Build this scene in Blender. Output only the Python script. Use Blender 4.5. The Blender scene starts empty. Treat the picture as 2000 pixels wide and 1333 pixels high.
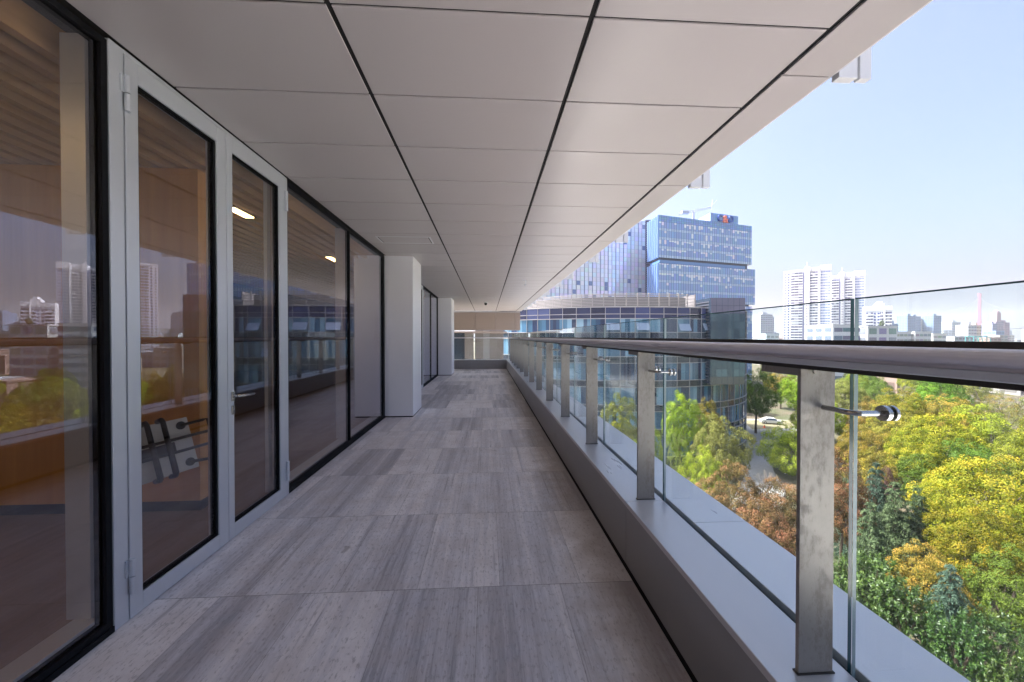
import bpy, math, random
import numpy as np
from mathutils import Vector, Matrix

S = bpy.context.scene
COL = S.collection
rad = math.radians
random.seed(7)

# ------------------------------------------------------------------ camera
EYE = 1.4
cd = bpy.data.cameras.new("camera"); cam = bpy.data.objects.new("camera", cd); COL.objects.link(cam)
cd.sensor_width = 36.0; cd.lens = 14.0; cd.clip_start = 0.02; cd.clip_end = 12000
cam.location = (0, 0, EYE)
cam.rotation_euler = (rad(90) - math.atan(8.5 / 777.8), 0, -math.atan(48 / 777.8))
S.camera = cam

# ------------------------------------------------------------------ light
SUN_DIR = Vector((-0.90, 0.40, 0)).normalized() * math.cos(rad(52)) + Vector((0, 0, math.sin(rad(52))))
w = bpy.data.worlds.new("World"); S.world = w; w.use_nodes = True
nt = w.node_tree; bg = nt.nodes["Background"]
sky = nt.nodes.new("ShaderNodeTexSky"); sky.sky_type = 'NISHITA'; sky.sun_disc = False
sky.sun_elevation = rad(52); sky.sun_rotation = math.atan2(SUN_DIR.x, SUN_DIR.y)
sky.altitude = 0; sky.air_density = 0.60; sky.dust_density = 9.0; sky.ozone_density = 5.0
nt.links.new(sky.outputs[0], bg.inputs[0]); bg.inputs[1].default_value = 0.14
ld = bpy.data.lights.new("sun", 'SUN'); ld.energy = 4.2; ld.angle = rad(0.6); ld.color = (1, .95, .87)
sun = bpy.data.objects.new("sun", ld); COL.objects.link(sun)
sun.rotation_euler = SUN_DIR.to_track_quat('Z', 'Y').to_euler(); sun.location = (0, -20, 60)
S.view_settings.view_transform = 'Standard'; S.view_settings.look = 'None'
S.view_settings.exposure = 2.0; S.view_settings.gamma = 1
S.render.engine = 'CYCLES'
cy = S.cycles
cy.max_bounces = 10; cy.diffuse_bounces = 7; cy.glossy_bounces = 4; cy.transmission_bounces = 4
cy.transparent_max_bounces = 24; cy.volume_bounces = 0
cy.caustics_reflective = True; cy.caustics_refractive = False
cy.sample_clamp_indirect = 6; cy.use_denoising = True
cy.use_adaptive_sampling = True; cy.adaptive_threshold = 0.01

# ------------------------------------------------------------------ helpers
def tag(o, label=None, cat=None, group=None, kind=None):
    if label: o['label'] = label
    if cat: o['category'] = cat
    if group: o['group'] = group
    if kind: o['kind'] = kind
    return o

def root(name, loc, label, cat, group=None, rz=0):
    o = bpy.data.objects.new(name, None); COL.objects.link(o); o.location = loc
    o.empty_display_size = .2; o.rotation_euler = (0, 0, rz)
    return tag(o, label, cat, group)

def wloc(o):
    v = Vector((0, 0, 0))
    while o is not None:
        v += Vector(o.location); o = o.parent
    return v

class MB:
    def __init__(s): s.v = []; s.f = []; s.c = []; s.m = []
    def add(s, vs, fs, col=(1, 1, 1), mi=0):
        b = len(s.v); s.v += [tuple(p) for p in vs]
        for f in fs: s.f.append([b + i for i in f]); s.c.append(col); s.m.append(mi)
        return s
    def box(s, x0, x1, y0, y1, z0, z1, col=(1, 1, 1), mi=0):
        vs = [(x, y, z) for z in (z0, z1) for y in (y0, y1) for x in (x0, x1)]
        return s.add(vs, [(0, 2, 3, 1), (4, 5, 7, 6), (0, 1, 5, 4), (2, 6, 7, 3), (0, 4, 6, 2), (1, 3, 7, 5)], col, mi)
    def obox(s, o, u, v, w_, col=(1, 1, 1), mi=0):
        o, u, v, w_ = map(Vector, (o, u, v, w_))
        vs = [o + u * a + v * b + w_ * c for c in (0, 1) for b in (0, 1) for a in (0, 1)]
        return s.add(vs, [(0, 2, 3, 1), (4, 5, 7, 6), (0, 1, 5, 4), (2, 6, 7, 3), (0, 4, 6, 2), (1, 3, 7, 5)], col, mi)
    def quad(s, a, b, c, d, col=(1, 1, 1), mi=0): return s.add([a, b, c, d], [(0, 1, 2, 3)], col, mi)
    def tube(s, pts, r, n=8, col=(1, 1, 1), mi=0):
        pts = [Vector(p) for p in pts]; k = len(pts)
        rs = r if isinstance(r, (list, tuple)) else [r] * k
        vs = []; ref = None
        for i, p in enumerate(pts):
            t = (pts[min(i + 1, k - 1)] - pts[max(i - 1, 0)]).normalized()
            if ref is None:
                ref = t.cross(Vector((0, 0, 1)) if abs(t.z) < .9 else Vector((1, 0, 0))).normalized()
            else:
                ref = (ref - t * ref.dot(t)).normalized()
            bi = t.cross(ref)
            for j in range(n):
                a = 2 * math.pi * j / n
                vs.append(p + (ref * math.cos(a) + bi * math.sin(a)) * rs[i])
        fs = [(i * n + j, i * n + (j + 1) % n, (i + 1) * n + (j + 1) % n, (i + 1) * n + j) for i in range(k - 1) for j in range(n)]
        fs += [tuple(range(n - 1, -1, -1)), tuple((k - 1) * n + j for j in range(n))]
        return s.add(vs, fs, col, mi)
    def prism_y(s, poly, y0, y1, col=(1, 1, 1), mi=0):      # poly in (x, z)
        n = len(poly)
        vs = [(x, y0, z) for x, z in poly] + [(x, y1, z) for x, z in poly]
        return s.add(vs, [(i, (i + 1) % n, n + (i + 1) % n, n + i) for i in range(n)] + [tuple(range(n - 1, -1, -1)), tuple(range(n, 2 * n))], col, mi)
    def build(s, name, mats, parent=None, bevel=0, smooth=False, kind=None, label=None):
        me = bpy.data.meshes.new(name)
        off = wloc(parent) if parent is not None else Vector((0, 0, 0))
        me.from_pydata([(p[0] - off.x, p[1] - off.y, p[2] - off.z) for p in s.v], [], s.f)
        for m in (mats if isinstance(mats, (list, tuple)) else [mats]): me.materials.append(m)
        me.polygons.foreach_set('material_index', s.m)
        if any(c != (1, 1, 1) for c in s.c):
            ca = me.color_attributes.new('col', 'FLOAT_COLOR', 'CORNER')
            arr = []
            for f, c in zip(s.f, s.c): arr += (list(c) + [1]) * len(f)
            ca.data.foreach_set('color', arr)
        if smooth: me.polygons.foreach_set('use_smooth', [True] * len(s.f))
        me.update()
        o = bpy.data.objects.new(name, me); COL.objects.link(o); o.parent = parent
        if bevel:
            b = o.modifiers.new('edge', 'BEVEL'); b.width = bevel; b.segments = 2; b.limit_method = 'ANGLE'; b.angle_limit = rad(50)
        if kind: o['kind'] = kind
        if label: o['label'] = label
        return o

def copy_tree(o, parent=None):
    c = o.copy(); COL.objects.link(c); c.parent = parent
    for ch in list(o.children): copy_tree(ch, c)
    return c

# ------------------------------------------------------------------ materials
def newmat(name):
    m = bpy.data.materials.new(name); m.use_nodes = True
    nt = m.node_tree; p = nt.nodes["Principled BSDF"]
    return m, nt, p
def N(nt, t, **kw):
    n = nt.nodes.new(t)
    for k, v in kw.items(): setattr(n, k, v)
    return n
def math_n(nt, op, a, b=None, c=None):
    n = nt.nodes.new("ShaderNodeMath"); n.operation = op
    for i, x in enumerate((a, b, c)):
        if x is None: continue
        if isinstance(x, (int, float)): n.inputs[i].default_value = x
        else: nt.links.new(x, n.inputs[i])
    return n.outputs[0]
def mixc(nt, f, a, b, mode='MIX'):
    n = nt.nodes.new("ShaderNodeMix"); n.data_type = 'RGBA'; n.blend_type = mode
    for i, x in ((0, f), (6, a), (7, b)):
        if isinstance(x, (int, float)): n.inputs[i].default_value = x
        elif isinstance(x, tuple): n.inputs[i].default_value = (*x, 1)
        else: nt.links.new(x, n.inputs[i])
    return n.outputs[2]
def noise(nt, vec, scale, detail=3, rough=.55):
    n = nt.nodes.new("ShaderNodeTexNoise"); n.inputs['Scale'].default_value = scale
    n.inputs['Detail'].default_value = detail; n.inputs['Roughness'].default_value = rough
    if vec is not None: nt.links.new(vec, n.inputs['Vector'])
    return n.outputs['Fac']
def ramp(nt, f, *st):
    n = nt.nodes.new("ShaderNodeValToRGB"); e = n.color_ramp.elements
    while len(e) < len(st): e.new(.5)
    for el, (p, c) in zip(e, st): el.position = p; el.color = (*c, 1) if isinstance(c, tuple) else (c, c, c, 1)
    nt.links.new(f, n.inputs[0]); return n.outputs[0]
def maprange(nt, f, a, b, c, d):
    n = nt.nodes.new("ShaderNodeMapRange")
    for i, x in enumerate((f, a, b, c, d)):
        if isinstance(x, (int, float)): n.inputs[i].default_value = x
        else: nt.links.new(x, n.inputs[i])
    return n.outputs[0]
def objvec(nt, scale=(1, 1, 1)):
    t = N(nt, "ShaderNodeTexCoord"); m = N(nt, "ShaderNodeMapping"); m.inputs['Scale'].default_value = scale
    nt.links.new(t.outputs['Object'], m.inputs[0]); return m.outputs[0]

def plain(name, col, rough=.5, metal=0, var=.12, scale=(3, 3, 3), spec=.5, bump=0):
    m, nt, p = newmat(name)
    f = noise(nt, objvec(nt, scale), 1.0, 4)
    c = mixc(nt, f, tuple(x * (1 - var) for x in col), tuple(min(1, x * (1 + var)) for x in col))
    nt.links.new(c, p.inputs['Base Color'])
    nt.links.new(maprange(nt, f, .3, .7, max(.02, rough - .06), min(1, rough + .06)), p.inputs['Roughness'])
    p.inputs['Metallic'].default_value = metal; p.inputs['Specular IOR Level'].default_value = spec
    if bump:
        b = N(nt, "ShaderNodeBump"); b.inputs['Strength'].default_value = bump; b.inputs['Distance'].default_value = .01
        nt.links.new(f, b.inputs['Height']); nt.links.new(b.outputs[0], p.inputs['Normal'])
    return m
def attrmat(name, rough=.5, metal=0, spec=.5, ior=1.5):
    m, nt, p = newmat(name)
    a = N(nt, "ShaderNodeAttribute", attribute_name='col'); nt.links.new(a.outputs['Color'], p.inputs['Base Color'])
    p.inputs['Roughness'].default_value = rough; p.inputs['Metallic'].default_value = metal
    p.inputs['Specular IOR Level'].default_value = spec; p.inputs['IOR'].default_value = ior
    return m
def glassmat(name, tint, ior, gloss_col=(1, 1, 1), rough=0.0, gain=1.0):
    m, nt, p = newmat(name); nt.nodes.remove(p); out = nt.nodes["Material Output"]
    lw = N(nt, "ShaderNodeLayerWeight"); lw.inputs['Blend'].default_value = .5     # Schlick, the same from both faces
    f0 = gain * ((ior - 1) / (ior + 1)) ** 2
    f = math_n(nt, 'ADD', math_n(nt, 'MULTIPLY', math_n(nt, 'POWER', lw.outputs['Facing'], 5.0), 1 - f0), f0)
    tr = N(nt, "ShaderNodeBsdfTransparent"); tr.inputs[0].default_value = (*tint, 1)
    gl = N(nt, "ShaderNodeBsdfGlossy"); gl.inputs['Color'].default_value = (*gloss_col, 1); gl.inputs['Roughness'].default_value = rough
    mx = N(nt, "ShaderNodeMixShader"); nt.links.new(f, mx.inputs[0]); nt.links.new(tr.outputs[0], mx.inputs[1]); nt.links.new(gl.outputs[0], mx.inputs[2])
    nt.links.new(mx.outputs[0], out.inputs[0]); return m

def steel_mat(name, col, rough, metal, stain, scale=(18, 18, 7)):
    m, nt, p = newmat(name)
    v = objvec(nt, scale); f = noise(nt, v, 1.0, 6, .7); g = noise(nt, objvec(nt, (9, 9, 3)), 1.0, 5)
    h = noise(nt, objvec(nt, (160, 160, 60)), 1.0, 2)
    spots = ramp(nt, math_n(nt, 'ADD', math_n(nt, 'MULTIPLY', f, .7), math_n(nt, 'MULTIPLY', g, .45)), (.56, 0.0), (.68, 1.0))
    c = mixc(nt, g, tuple(x * .82 for x in col), tuple(x * 1.12 for x in col))
    c = mixc(nt, math_n(nt, 'MULTIPLY', spots, stain), c, (col[0] * .52, col[1] * .42, col[2] * .33))
    c = mixc(nt, math_n(nt, 'MULTIPLY', h, .25), c, (col[0] * .6, col[1] * .6, col[2] * .6))
    nt.links.new(c, p.inputs['Base Color']); p.inputs['Metallic'].default_value = metal
    nt.links.new(maprange(nt, spots, 0, 1, rough, rough + .25), p.inputs['Roughness'])
    return m

def floor_mat():
    m, nt, p = newmat('veined_stone')
    t = N(nt, "ShaderNodeTexCoord"); sx = N(nt, "ShaderNodeSeparateXYZ"); nt.links.new(t.outputs['Object'], sx.inputs[0])
    X, Y = sx.outputs[0], sx.outputs[1]
    yr = math_n(nt, 'DIVIDE', math_n(nt, 'SUBTRACT', Y, .346 - 9.37), .937)
    row = math_n(nt, 'FLOOR', yr)
    rn = N(nt, "ShaderNodeTexWhiteNoise", noise_dimensions='1D'); nt.links.new(row, rn.inputs['W'])
    xr = math_n(nt, 'ADD', math_n(nt, 'DIVIDE', math_n(nt, 'ADD', X, 10.0), .46), rn.outputs['Value'])
    colm = math_n(nt, 'FLOOR', xr)
    cb = N(nt, "ShaderNodeCombineXYZ"); nt.links.new(colm, cb.inputs[0]); nt.links.new(row, cb.inputs[1])
    wn = N(nt, "ShaderNodeTexWhiteNoise", noise_dimensions='2D'); nt.links.new(cb.outputs[0], wn.inputs['Vector'])
    r = wn.outputs['Value']
    def streak(sx_, sy_, off, det, rough):
        c = N(nt, "ShaderNodeCombineXYZ")
        nt.links.new(math_n(nt, 'ADD', math_n(nt, 'MULTIPLY', X, sx_), math_n(nt, 'MULTIPLY', r, off)), c.inputs[0])
        nt.links.new(math_n(nt, 'ADD', math_n(nt, 'MULTIPLY', Y, sy_), math_n(nt, 'MULTIPLY', r, 37.0)), c.inputs[1])
        return noise(nt, c.outputs[0], 1.0, det, rough)
    a = streak(7, .22, 91.0, 4, .55); b = streak(38, 1.3, 55.0, 5, .65); d = streak(110, 9, 23.0, 3, .7)
    e = noise(nt, objvec(nt, (5, 5, 1)), 1.0, 5, .65)
    s = math_n(nt, 'ADD', math_n(nt, 'MULTIPLY', a, .62), math_n(nt, 'ADD', math_n(nt, 'MULTIPLY', b, .30), math_n(nt, 'MULTIPLY', d, .16)))
    s = math_n(nt, 'ADD', s, math_n(nt, 'MULTIPLY', math_n(nt, 'SUBTRACT', r, .5), .24))
    c = ramp(nt, s, (.38, (.36, .365, .42)), (.455, (.55, .55, .605)), (.53, (.69, .685, .735)), (.62, (.84, .82, .845)))
    vein = ramp(nt, b, (.30, 1.0), (.41, 0.0))
    c = mixc(nt, math_n(nt, 'MULTIPLY', vein, .6), c, (.20, .195, .22))
    warm = ramp(nt, e, (.40, 0.0), (.66, 1.0))
    c = mixc(nt, math_n(nt, 'MULTIPLY', warm, .4), c, (.52, .455, .44))
    # dried splashes and foot-worn dirt
    st = noise(nt, objvec(nt, (4.6, 3.2, 1)), 1.0, 3, .5)
    c = mixc(nt, math_n(nt, 'MULTIPLY', ramp(nt, st, (.70, 0.0), (.73, 1.0)), .42), c, (.17, .14, .125))
    gr = noise(nt, objvec(nt, (70, 26, 1)), 1.0, 4, .7)
    c = mixc(nt, math_n(nt, 'MULTIPLY', ramp(nt, gr, (.54, 0.0), (.64, 1.0)), .5), c, (.22, .21, .225))
    du = noise(nt, objvec(nt, (.9, .55, 1)), 1.0, 5, .6)
    c = mixc(nt, math_n(nt, 'MULTIPLY', ramp(nt, du, (.45, 0.0), (.70, 1.0)), .34), c, (.40, .37, .37))
    edge = maprange(nt, math_n(nt, 'ADD', X, math_n(nt, 'MULTIPLY', e, .35)), .62, .95, 0.0, .55)  # brown gradient towards the kerb: shade and dirt put into the colour
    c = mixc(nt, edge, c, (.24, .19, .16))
    # joints
    fy = math_n(nt, 'ABSOLUTE', math_n(nt, 'SUBTRACT', math_n(nt, 'FRACT', yr), .5))
    fx = math_n(nt, 'ABSOLUTE', math_n(nt, 'SUBTRACT', math_n(nt, 'FRACT', xr), .5))
    j = math_n(nt, 'MAXIMUM', math_n(nt, 'GREATER_THAN', fy, .4980), math_n(nt, 'MULTIPLY', math_n(nt, 'GREATER_THAN', fx, .4965), .55))
    c = mixc(nt, math_n(nt, 'MULTIPLY', j, .75), c, (.07, .065, .065))
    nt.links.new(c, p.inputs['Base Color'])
    nt.links.new(maprange(nt, b, .3, .7, .42, .58), p.inputs['Roughness'])
    bp = N(nt, "ShaderNodeBump"); bp.inputs['Strength'].default_value = .25; bp.inputs['Distance'].default_value = .004
    nt.links.new(math_n(nt, 'SUBTRACT', d, j), bp.inputs['Height']); nt.links.new(bp.outputs[0], p.inputs['Normal'])
    return m

def wood_mat(name, c0, c1, scale, rough=.5):
    m, nt, p = newmat(name)
    f = noise(nt, objvec(nt, scale), 1.0, 6, .65)
    nt.links.new(ramp(nt, f, (.3, c0), (.7, c1)), p.inputs['Base Color']); p.inputs['Roughness'].default_value = rough
    return m

def leaf_mat(name, lo, hi, tip, tipamt=.6, transl=.2):
    m, nt, p = newmat(name)
    a = N(nt, "ShaderNodeAttribute", attribute_name='col'); sp = N(nt, "ShaderNodeSeparateColor"); nt.links.new(a.outputs['Color'], sp.inputs[0])
    c = mixc(nt, sp.outputs[0], lo, hi)
    oi = N(nt, "ShaderNodeObjectInfo"); rv = oi.outputs['Random']          # every tree its own shade of the species' colour
    hs = N(nt, "ShaderNodeHueSaturation"); nt.links.new(maprange(nt, rv, 0, 1, .488, .522), hs.inputs['Hue'])
    nt.links.new(maprange(nt, math_n(nt, 'FRACT', math_n(nt, 'MULTIPLY', rv, 7.31)), 0, 1, .78, 1.25), hs.inputs['Value'])
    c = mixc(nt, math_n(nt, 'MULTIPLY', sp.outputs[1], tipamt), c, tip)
    nt.links.new(c, hs.inputs['Color']); c = hs.outputs['Color']
    nt.links.new(c, p.inputs['Base Color']); p.inputs['Roughness'].default_value = .6; p.inputs['Specular IOR Level'].default_value = .12
    tr = N(nt, "ShaderNodeBsdfTranslucent"); nt.links.new(c, tr.inputs[0])
    mx = N(nt, "ShaderNodeMixShader"); mx.inputs[0].default_value = transl
    nt.links.new(p.outputs[0], mx.inputs[1]); nt.links.new(tr.outputs[0], mx.inputs[2])
    nt.links.new(mx.outputs[0], nt.nodes["Material Output"].inputs[0]); return m

M = {}
M['floor'] = floor_mat()
M['soffit'] = plain('soffit_panel_paint', (.40, .362, .357), .35, 0, .035, (1.2, 1.2, 1), .5)
M['dark'] = plain('dark_gasket', (.008, .008, .010), .7, 0, .12, (3, 3, 3), .12)
M['void'] = plain('dark_void', (.008, .007, .007), .9, 0)
M['alu'] = plain('grey_aluminium', (.58, .60, .65), .40, .55, .05, (4, 4, .6))
M['colpaint'] = plain('column_cladding', (.90, .90, .93), .48, .6, .03, (1, 1, .5))
M['post'] = steel_mat('stained_steel', (.36, .33, .305), .42, .35, .30, (90, 90, 40))
M['chrome'] = plain('polished_steel', (.5, .48, .46), .22, .95, .1)
M['rail'] = plain('satin_rail', (.86, .83, .88), .3, .0, .04, (6, .5, 6))
M['rail2'] = plain('grey_rail_underside', (.58, .60, .66), .4, .0, .05, (6, .5, 6))
M['raildark'] = plain('bronze_bar', (.065, .055, .048), .5, .5, .2)
M['coping'] = plain('satin_coping', (.62, .61, .61), .33, .35, .055, (7, 1.1, 5))
M['kerb'] = plain('kerb_shade_metal', (.33, .32, .32), .40, .6, .10, (3, 1, 6))  # same metal as the coping, its shade put into a darker colour
M['window'] = glassmat('coated_window_glass', (.94, .925, .90), 1.75, (.86, .88, 1.0), 0, 1.3)
M['rglass'] = glassmat('balustrade_glass', (.93, .967, .968), 1.5, (.95, 1, 1), 0, .9)
M['redge'] = plain('green_glass_edge', (.03, .085, .095), .15, 0, .2)
M['edgelight'] = plain('painted_bright_edge', (.30, .37, .38), .2)  # pale end face painted in for the bright line at each joint
M['woodwall'] = wood_mat('oak_panel', (.56, .27, .07), (.70, .36, .10), (14, 14, .7))
M['slat'] = wood_mat('brown_slat', (.40, .235, .12), (.52, .32, .17), (20, .8, 20))
M['carpet'] = wood_mat('brown_plank_floor', (.17, .105, .075), (.26, .17, .12), (20, 1.2, 1), .45)
M['roomdark'] = plain('dim_room_wall', (.34, .29, .25), .8)
M['white'] = plain('white_laminate', (.62, .63, .62), .5)
M['whitemetal'] = plain('pale_metal', (.60, .60, .61), .4, .1, .03)
M['black'] = plain('black_metal', (.015, .015, .017), .4, .3)
M['concrete'] = plain('pale_concrete', (.5, .49, .47), .8, 0, .12, (.3, .3, .3))
M['darkglass'] = plain('dark_facade_glass', (.03, .045, .07), .06, 0, .3, (.3, .3, .3), .9)
M['beam'] = plain('beige_beam', (.25, .20, .172), .4, 0, .04)
M['stone'] = plain('pale_stone', (.21, .18, .168), .7, 0, .08, (1.5, 1.5, 1.5))
M['attr'] = attrmat('painted_surface', .6)
M['attrglass'] = attrmat('pane_colour_glass', .05, 0, .6, 1.6)
M['bark'] = plain('bark', (.10, .075, .055), .9, 0, .35, (8, 8, 2), .3, .5)
M['barebark'] = plain('grey_bark', (.24, .20, .17), .9, 0, .3, (8, 8, 2))
m, nt_, p_ = newmat('warm_lamp'); p_.inputs['Base Color'].default_value = (1, .9, .7, 1)
p_.inputs['Emission Color'].default_value = (1, .62, .25, 1); p_.inputs['Emission Strength'].default_value = 6.0; M['lamp'] = m
m, nt_, p_ = newmat('added_fill_glow'); p_.inputs['Base Color'].default_value = (1, .9, .7, 1)
p_.inputs['Emission Color'].default_value = (1, .66, .32, 1); p_.inputs['Emission Strength'].default_value = 6.5; M['added_fill'] = m

# ------------------------------------------------------------------ ground
def ground_mat():
    m, nt, p = newmat('ground_cover')
    a = noise(nt, objvec(nt, (.12, .12, 1)), 1.0, 6, .6); b = noise(nt, objvec(nt, (2.5, 2.5, 1)), 1.0, 4, .7)
    c = mixc(nt, ramp(nt, a, (.42, 0.0), (.58, 1.0)), (.05, .065, .022), (.10, .075, .05))
    c = mixc(nt, math_n(nt, 'MULTIPLY', b, .6), c, (.13, .10, .06)); nt.links.new(c, p.inputs['Base Color']); p.inputs['Roughness'].default_value = .95
    return m
GZ = -20.0
M['ground'] = ground_mat()
g = MB(); g.quad((-1500, -1500, GZ), (4500, -1500, GZ), (4500, 4500, GZ), (-1500, 4500, GZ))
tag(g.build('ground', M['ground']), 'leafy brown and green ground spreading below the terrace', kind='structure')
M['road'] = plain('pale_paving', (.27, .26, .245), .85, 0, .16, (1.2, 1.2, 1))
rd = MB(); z = GZ + .006
left = [(25, 42), (34.5, 52.9), (41, 60.5), (48.5, 71.9), (53.4, 79), (55.6, 83.1), (60.5, 92), (66, 100)]
right = [(30, 40), (41, 52), (45.5, 60.5), (49.8, 67), (56.5, 75), (64.5, 81), (73, 87), (92, 94)]
for i in range(len(left) - 1):
    rd.quad((*left[i], z), (*right[i], z), (*right[i + 1], z), (*left[i + 1], z))
tag(rd.build('road', M['road']), 'pale paved drive winding between the trees', kind='structure')
M['bounce_mat'] = plain('pale_bounce_surface', (.78, .76, .72), .8, 0, .06, (.8, .8, 1))  # unseen pale sheet added to bounce sunlight onto the soffit
pz = MB(); pz.quad((1.2, -90, z), (75, -90, z), (75, 14, z), (1.2, 14, z)); pz.quad((1.2, 14.0, z), (16, 14.0, z), (13.5, 60, z), (1.2, 60, z))
tag(pz.build('bounce_sheet', M['bounce_mat']), 'added unseen pale forecourt at the foot of the building', kind='structure')
M['lawn'] = plain('dry_lawn', (.20, .17, .10), .95, 0, .3, (2, 2, 1))
lw = MB(); lw.quad((61, 88, z + .004), (74, 89, z + .004), (80, 97, z + .004), (65, 98, z + .004))
tag(lw.build('lawn', M['lawn']), 'dry grass verge where the white car is parked', kind='structure')

# ------------------------------------------------------------------ terrace floor
GX = -1.775; KX = .83
f = MB(); f.box(GX - .02, KX, -8, 17.3, -.06, 0)
tag(f.build('terrace_floor', M['floor']), 'grey veined stone floor of the terrace', 'floor', kind='structure')

# ------------------------------------------------------------------ own building
ob = root('office_building', (-6, 8, GZ), 'office building carrying the terrace, with pale fins outside the soffit edge', 'building')
b = MB(); b.box(-14, 1.15, -40, 17.2, GZ, -.30); b.build('lower_storeys', M['concrete'], ob)
b = MB(); b.box(-14, -1.8, -40, 22, 2.95, 5.5); b.box(-1.8, 1.80, -2.2, 22, 2.95, 5.5); b.build('upper_storeys', M['concrete'], ob)  # unseen; low roof and open rear end shaped to light the terrace
b = MB(); b.box(1.8425, 1.860, -2.2, 21.9, 2.805, 5.5); b.build('fascia', M['whitemetal'], ob)
fy = []
y = 2.022 - 3.69
while y < 21: fy += [y, y + 1.55]; y += 3.69
for y in fy:
    if y > 21.5 or y < -2: continue
    q = MB(); q.box(1.868, 1.972, y, y + .048, 2.78, 5.6); q.box(1.99, 2.054, y + .004, y + .042, 2.78, 5.6)
    q.box(1.972, 1.99, y + .022, y + .036, 2.80, 5.6)
    q.box(1.845, 1.868, y + .012, y + .036, 3.0, 5.6); q.build('facade_fin', M['whitemetal'], ob, .002)
rm = MB()
rm.box(-10, GX - .16, -6, 17.2, -.05, -.002); rm.build('interior_floor', M['carpet'], ob)
rm = MB(); rm.box(-10.2, -10, -6, 17.2, -.05, 2.95); rm.box(-10, -1.8, -6.2, -6, -.05, 2.95); rm.box(-10, -1.8, 17.0, 17.2, -.05, 2.95)
rm.build('interior_wall', M['roomdark'], ob)
rm = MB(); rm.box(-10, GX - .03, -6, 17, 2.90, 2.94); rm.build('interior_ceiling', M['void'], ob)

# slatted timber ceiling inside
sc_ = root('slatted_ceiling', (-4, 5, 2.86), 'brown timber slats lining the ceiling of the room behind the glass', 'ceiling')
q = MB()
x = -2.06
while x > -6.4:
    q.box(x - .055, x, -3, 16.9, 2.74, 2.89); x -= .155
q.build('slat', M['slat'], sc_, kind='stuff')
wp = root('wood_partition', (-3.8, 3.33, 0), 'orange oak panelled partition standing inside the room', 'partition')
q = MB(); q.box(-6.2, -2.30, 3.33, 3.45, .085, 2.735); q.build('panel', M['woodwall'], wp)
q = MB(); q.box(-6.2, -2.31, 3.345, 3.44, 0, .085); q.build('plinth', M['black'], wp)
LAMPS = [(-2.64, 4.28, 4.62, 'lamp', 'warm linear lamp in the slats seen through the right door leaf'), (-2.64, 6.82, 7.22, 'lamp', 'warm linear lamp in the slats seen through the pane beside the door')]
for lx in (-2.64, -3.7, -4.76):
    for ly in (-.9, .75): LAMPS.append((lx, ly, ly + .34, 'added_fill', 'unseen fill lamp added in the slats to light the oak partition'))  # out of view, added as fill to brighten the oak partition
for (lx, y0, y1, mt, lab) in LAMPS:
    L = root('ceiling_lamp', (lx, (y0 + y1) / 2, 2.73), lab, 'lamp', 'linear lamps in the slatted ceiling')
    q = MB(); q.box(lx - .06, lx + .06, y0 - .02, y1 + .02, 2.728, 2.75); q.build('housing', M['black'], L)
    q = MB(); q.box(lx - .045, lx + .045, y0, y1, 2.72, 2.727); q.build('diffuser', M[mt], L)

# folded table
A_ = Vector((-2.276, 3.15, .792)); B_ = Vector((-2.149, 3.15, .440)); D_ = Vector((-2.31, 2.55, .80)); 
vU = (D_ - A_) + Vector((-.30, 0, -.06)); vV = (B_ - A_); Lu = vU.length; u_ = vU.normalized()
v_ = (vV - u_ * vV.dot(u_)).normalized(); Lv = .385; n_ = u_.cross(v_).normalized()
if n_.y > 0: n_ = -n_
Lu = .56
def TP(u, v, n=0): return A_ + u_ * u + v_ * (v * Lv) + n_ * n
tb = root('folded_table', TP(.5, 1), 'folded table with white top and black legs tipped against the oak partition', 'table')
q = MB(); q.obox(TP(0, 0, -.012), u_ * Lu, v_ * Lv, n_ * .024); q.build('tabletop', M['white'], tb, .004)
q = MB()
for vv in (.38, .62): q.tube([TP(-.10, vv, .075), TP(Lu, vv, .075)], .011, 8)
q.box(*(0, 0), *(0, 0), 0, 0) if False else None
q.build('rail', M['black'], tb, smooth=True)
q = MB(); q.obox(TP(.12, .42, .014), u_ * .30, v_ * .075, n_ * .02); q.build('mechanism', M['black'], tb)
for uu in (.185, .275):
    q = MB(); q.tube([TP(uu, -.02, .03), TP(uu, -.02, .09), TP(uu, .02, .105), TP(uu, .98, .105), TP(uu, 1.02, .09), TP(uu, 1.02, .03)], [.018, .018, .016, .019, .018, .018], 10)
    q.build('foot_bar', M['black'], tb, smooth=True)
q = MB(); q.tube([TP(.05, .14, .012), TP(-.07, .14, .07), TP(-.10, .14, .075), TP(-.10, .92, .075), TP(-.07, .92, .07), TP(.05, .86, .012)], .011, 8)
for vv in (.14, .86):
    c0 = TP(.05, vv, .0125); q.tube([c0, c0 + n_ * .006], .03, 16)
q.build('leg_frame', M['black'], tb, smooth=False)
q = MB(); fx = TP(.50, .9, -.02); q.tube([fx, (fx.x, fx.y, 0)], .014, 8); q.tube([TP(.50, .2, -.014), TP(.50, .9, -.02)], .014, 8); q.build('leg', M['black'], tb)

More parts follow.
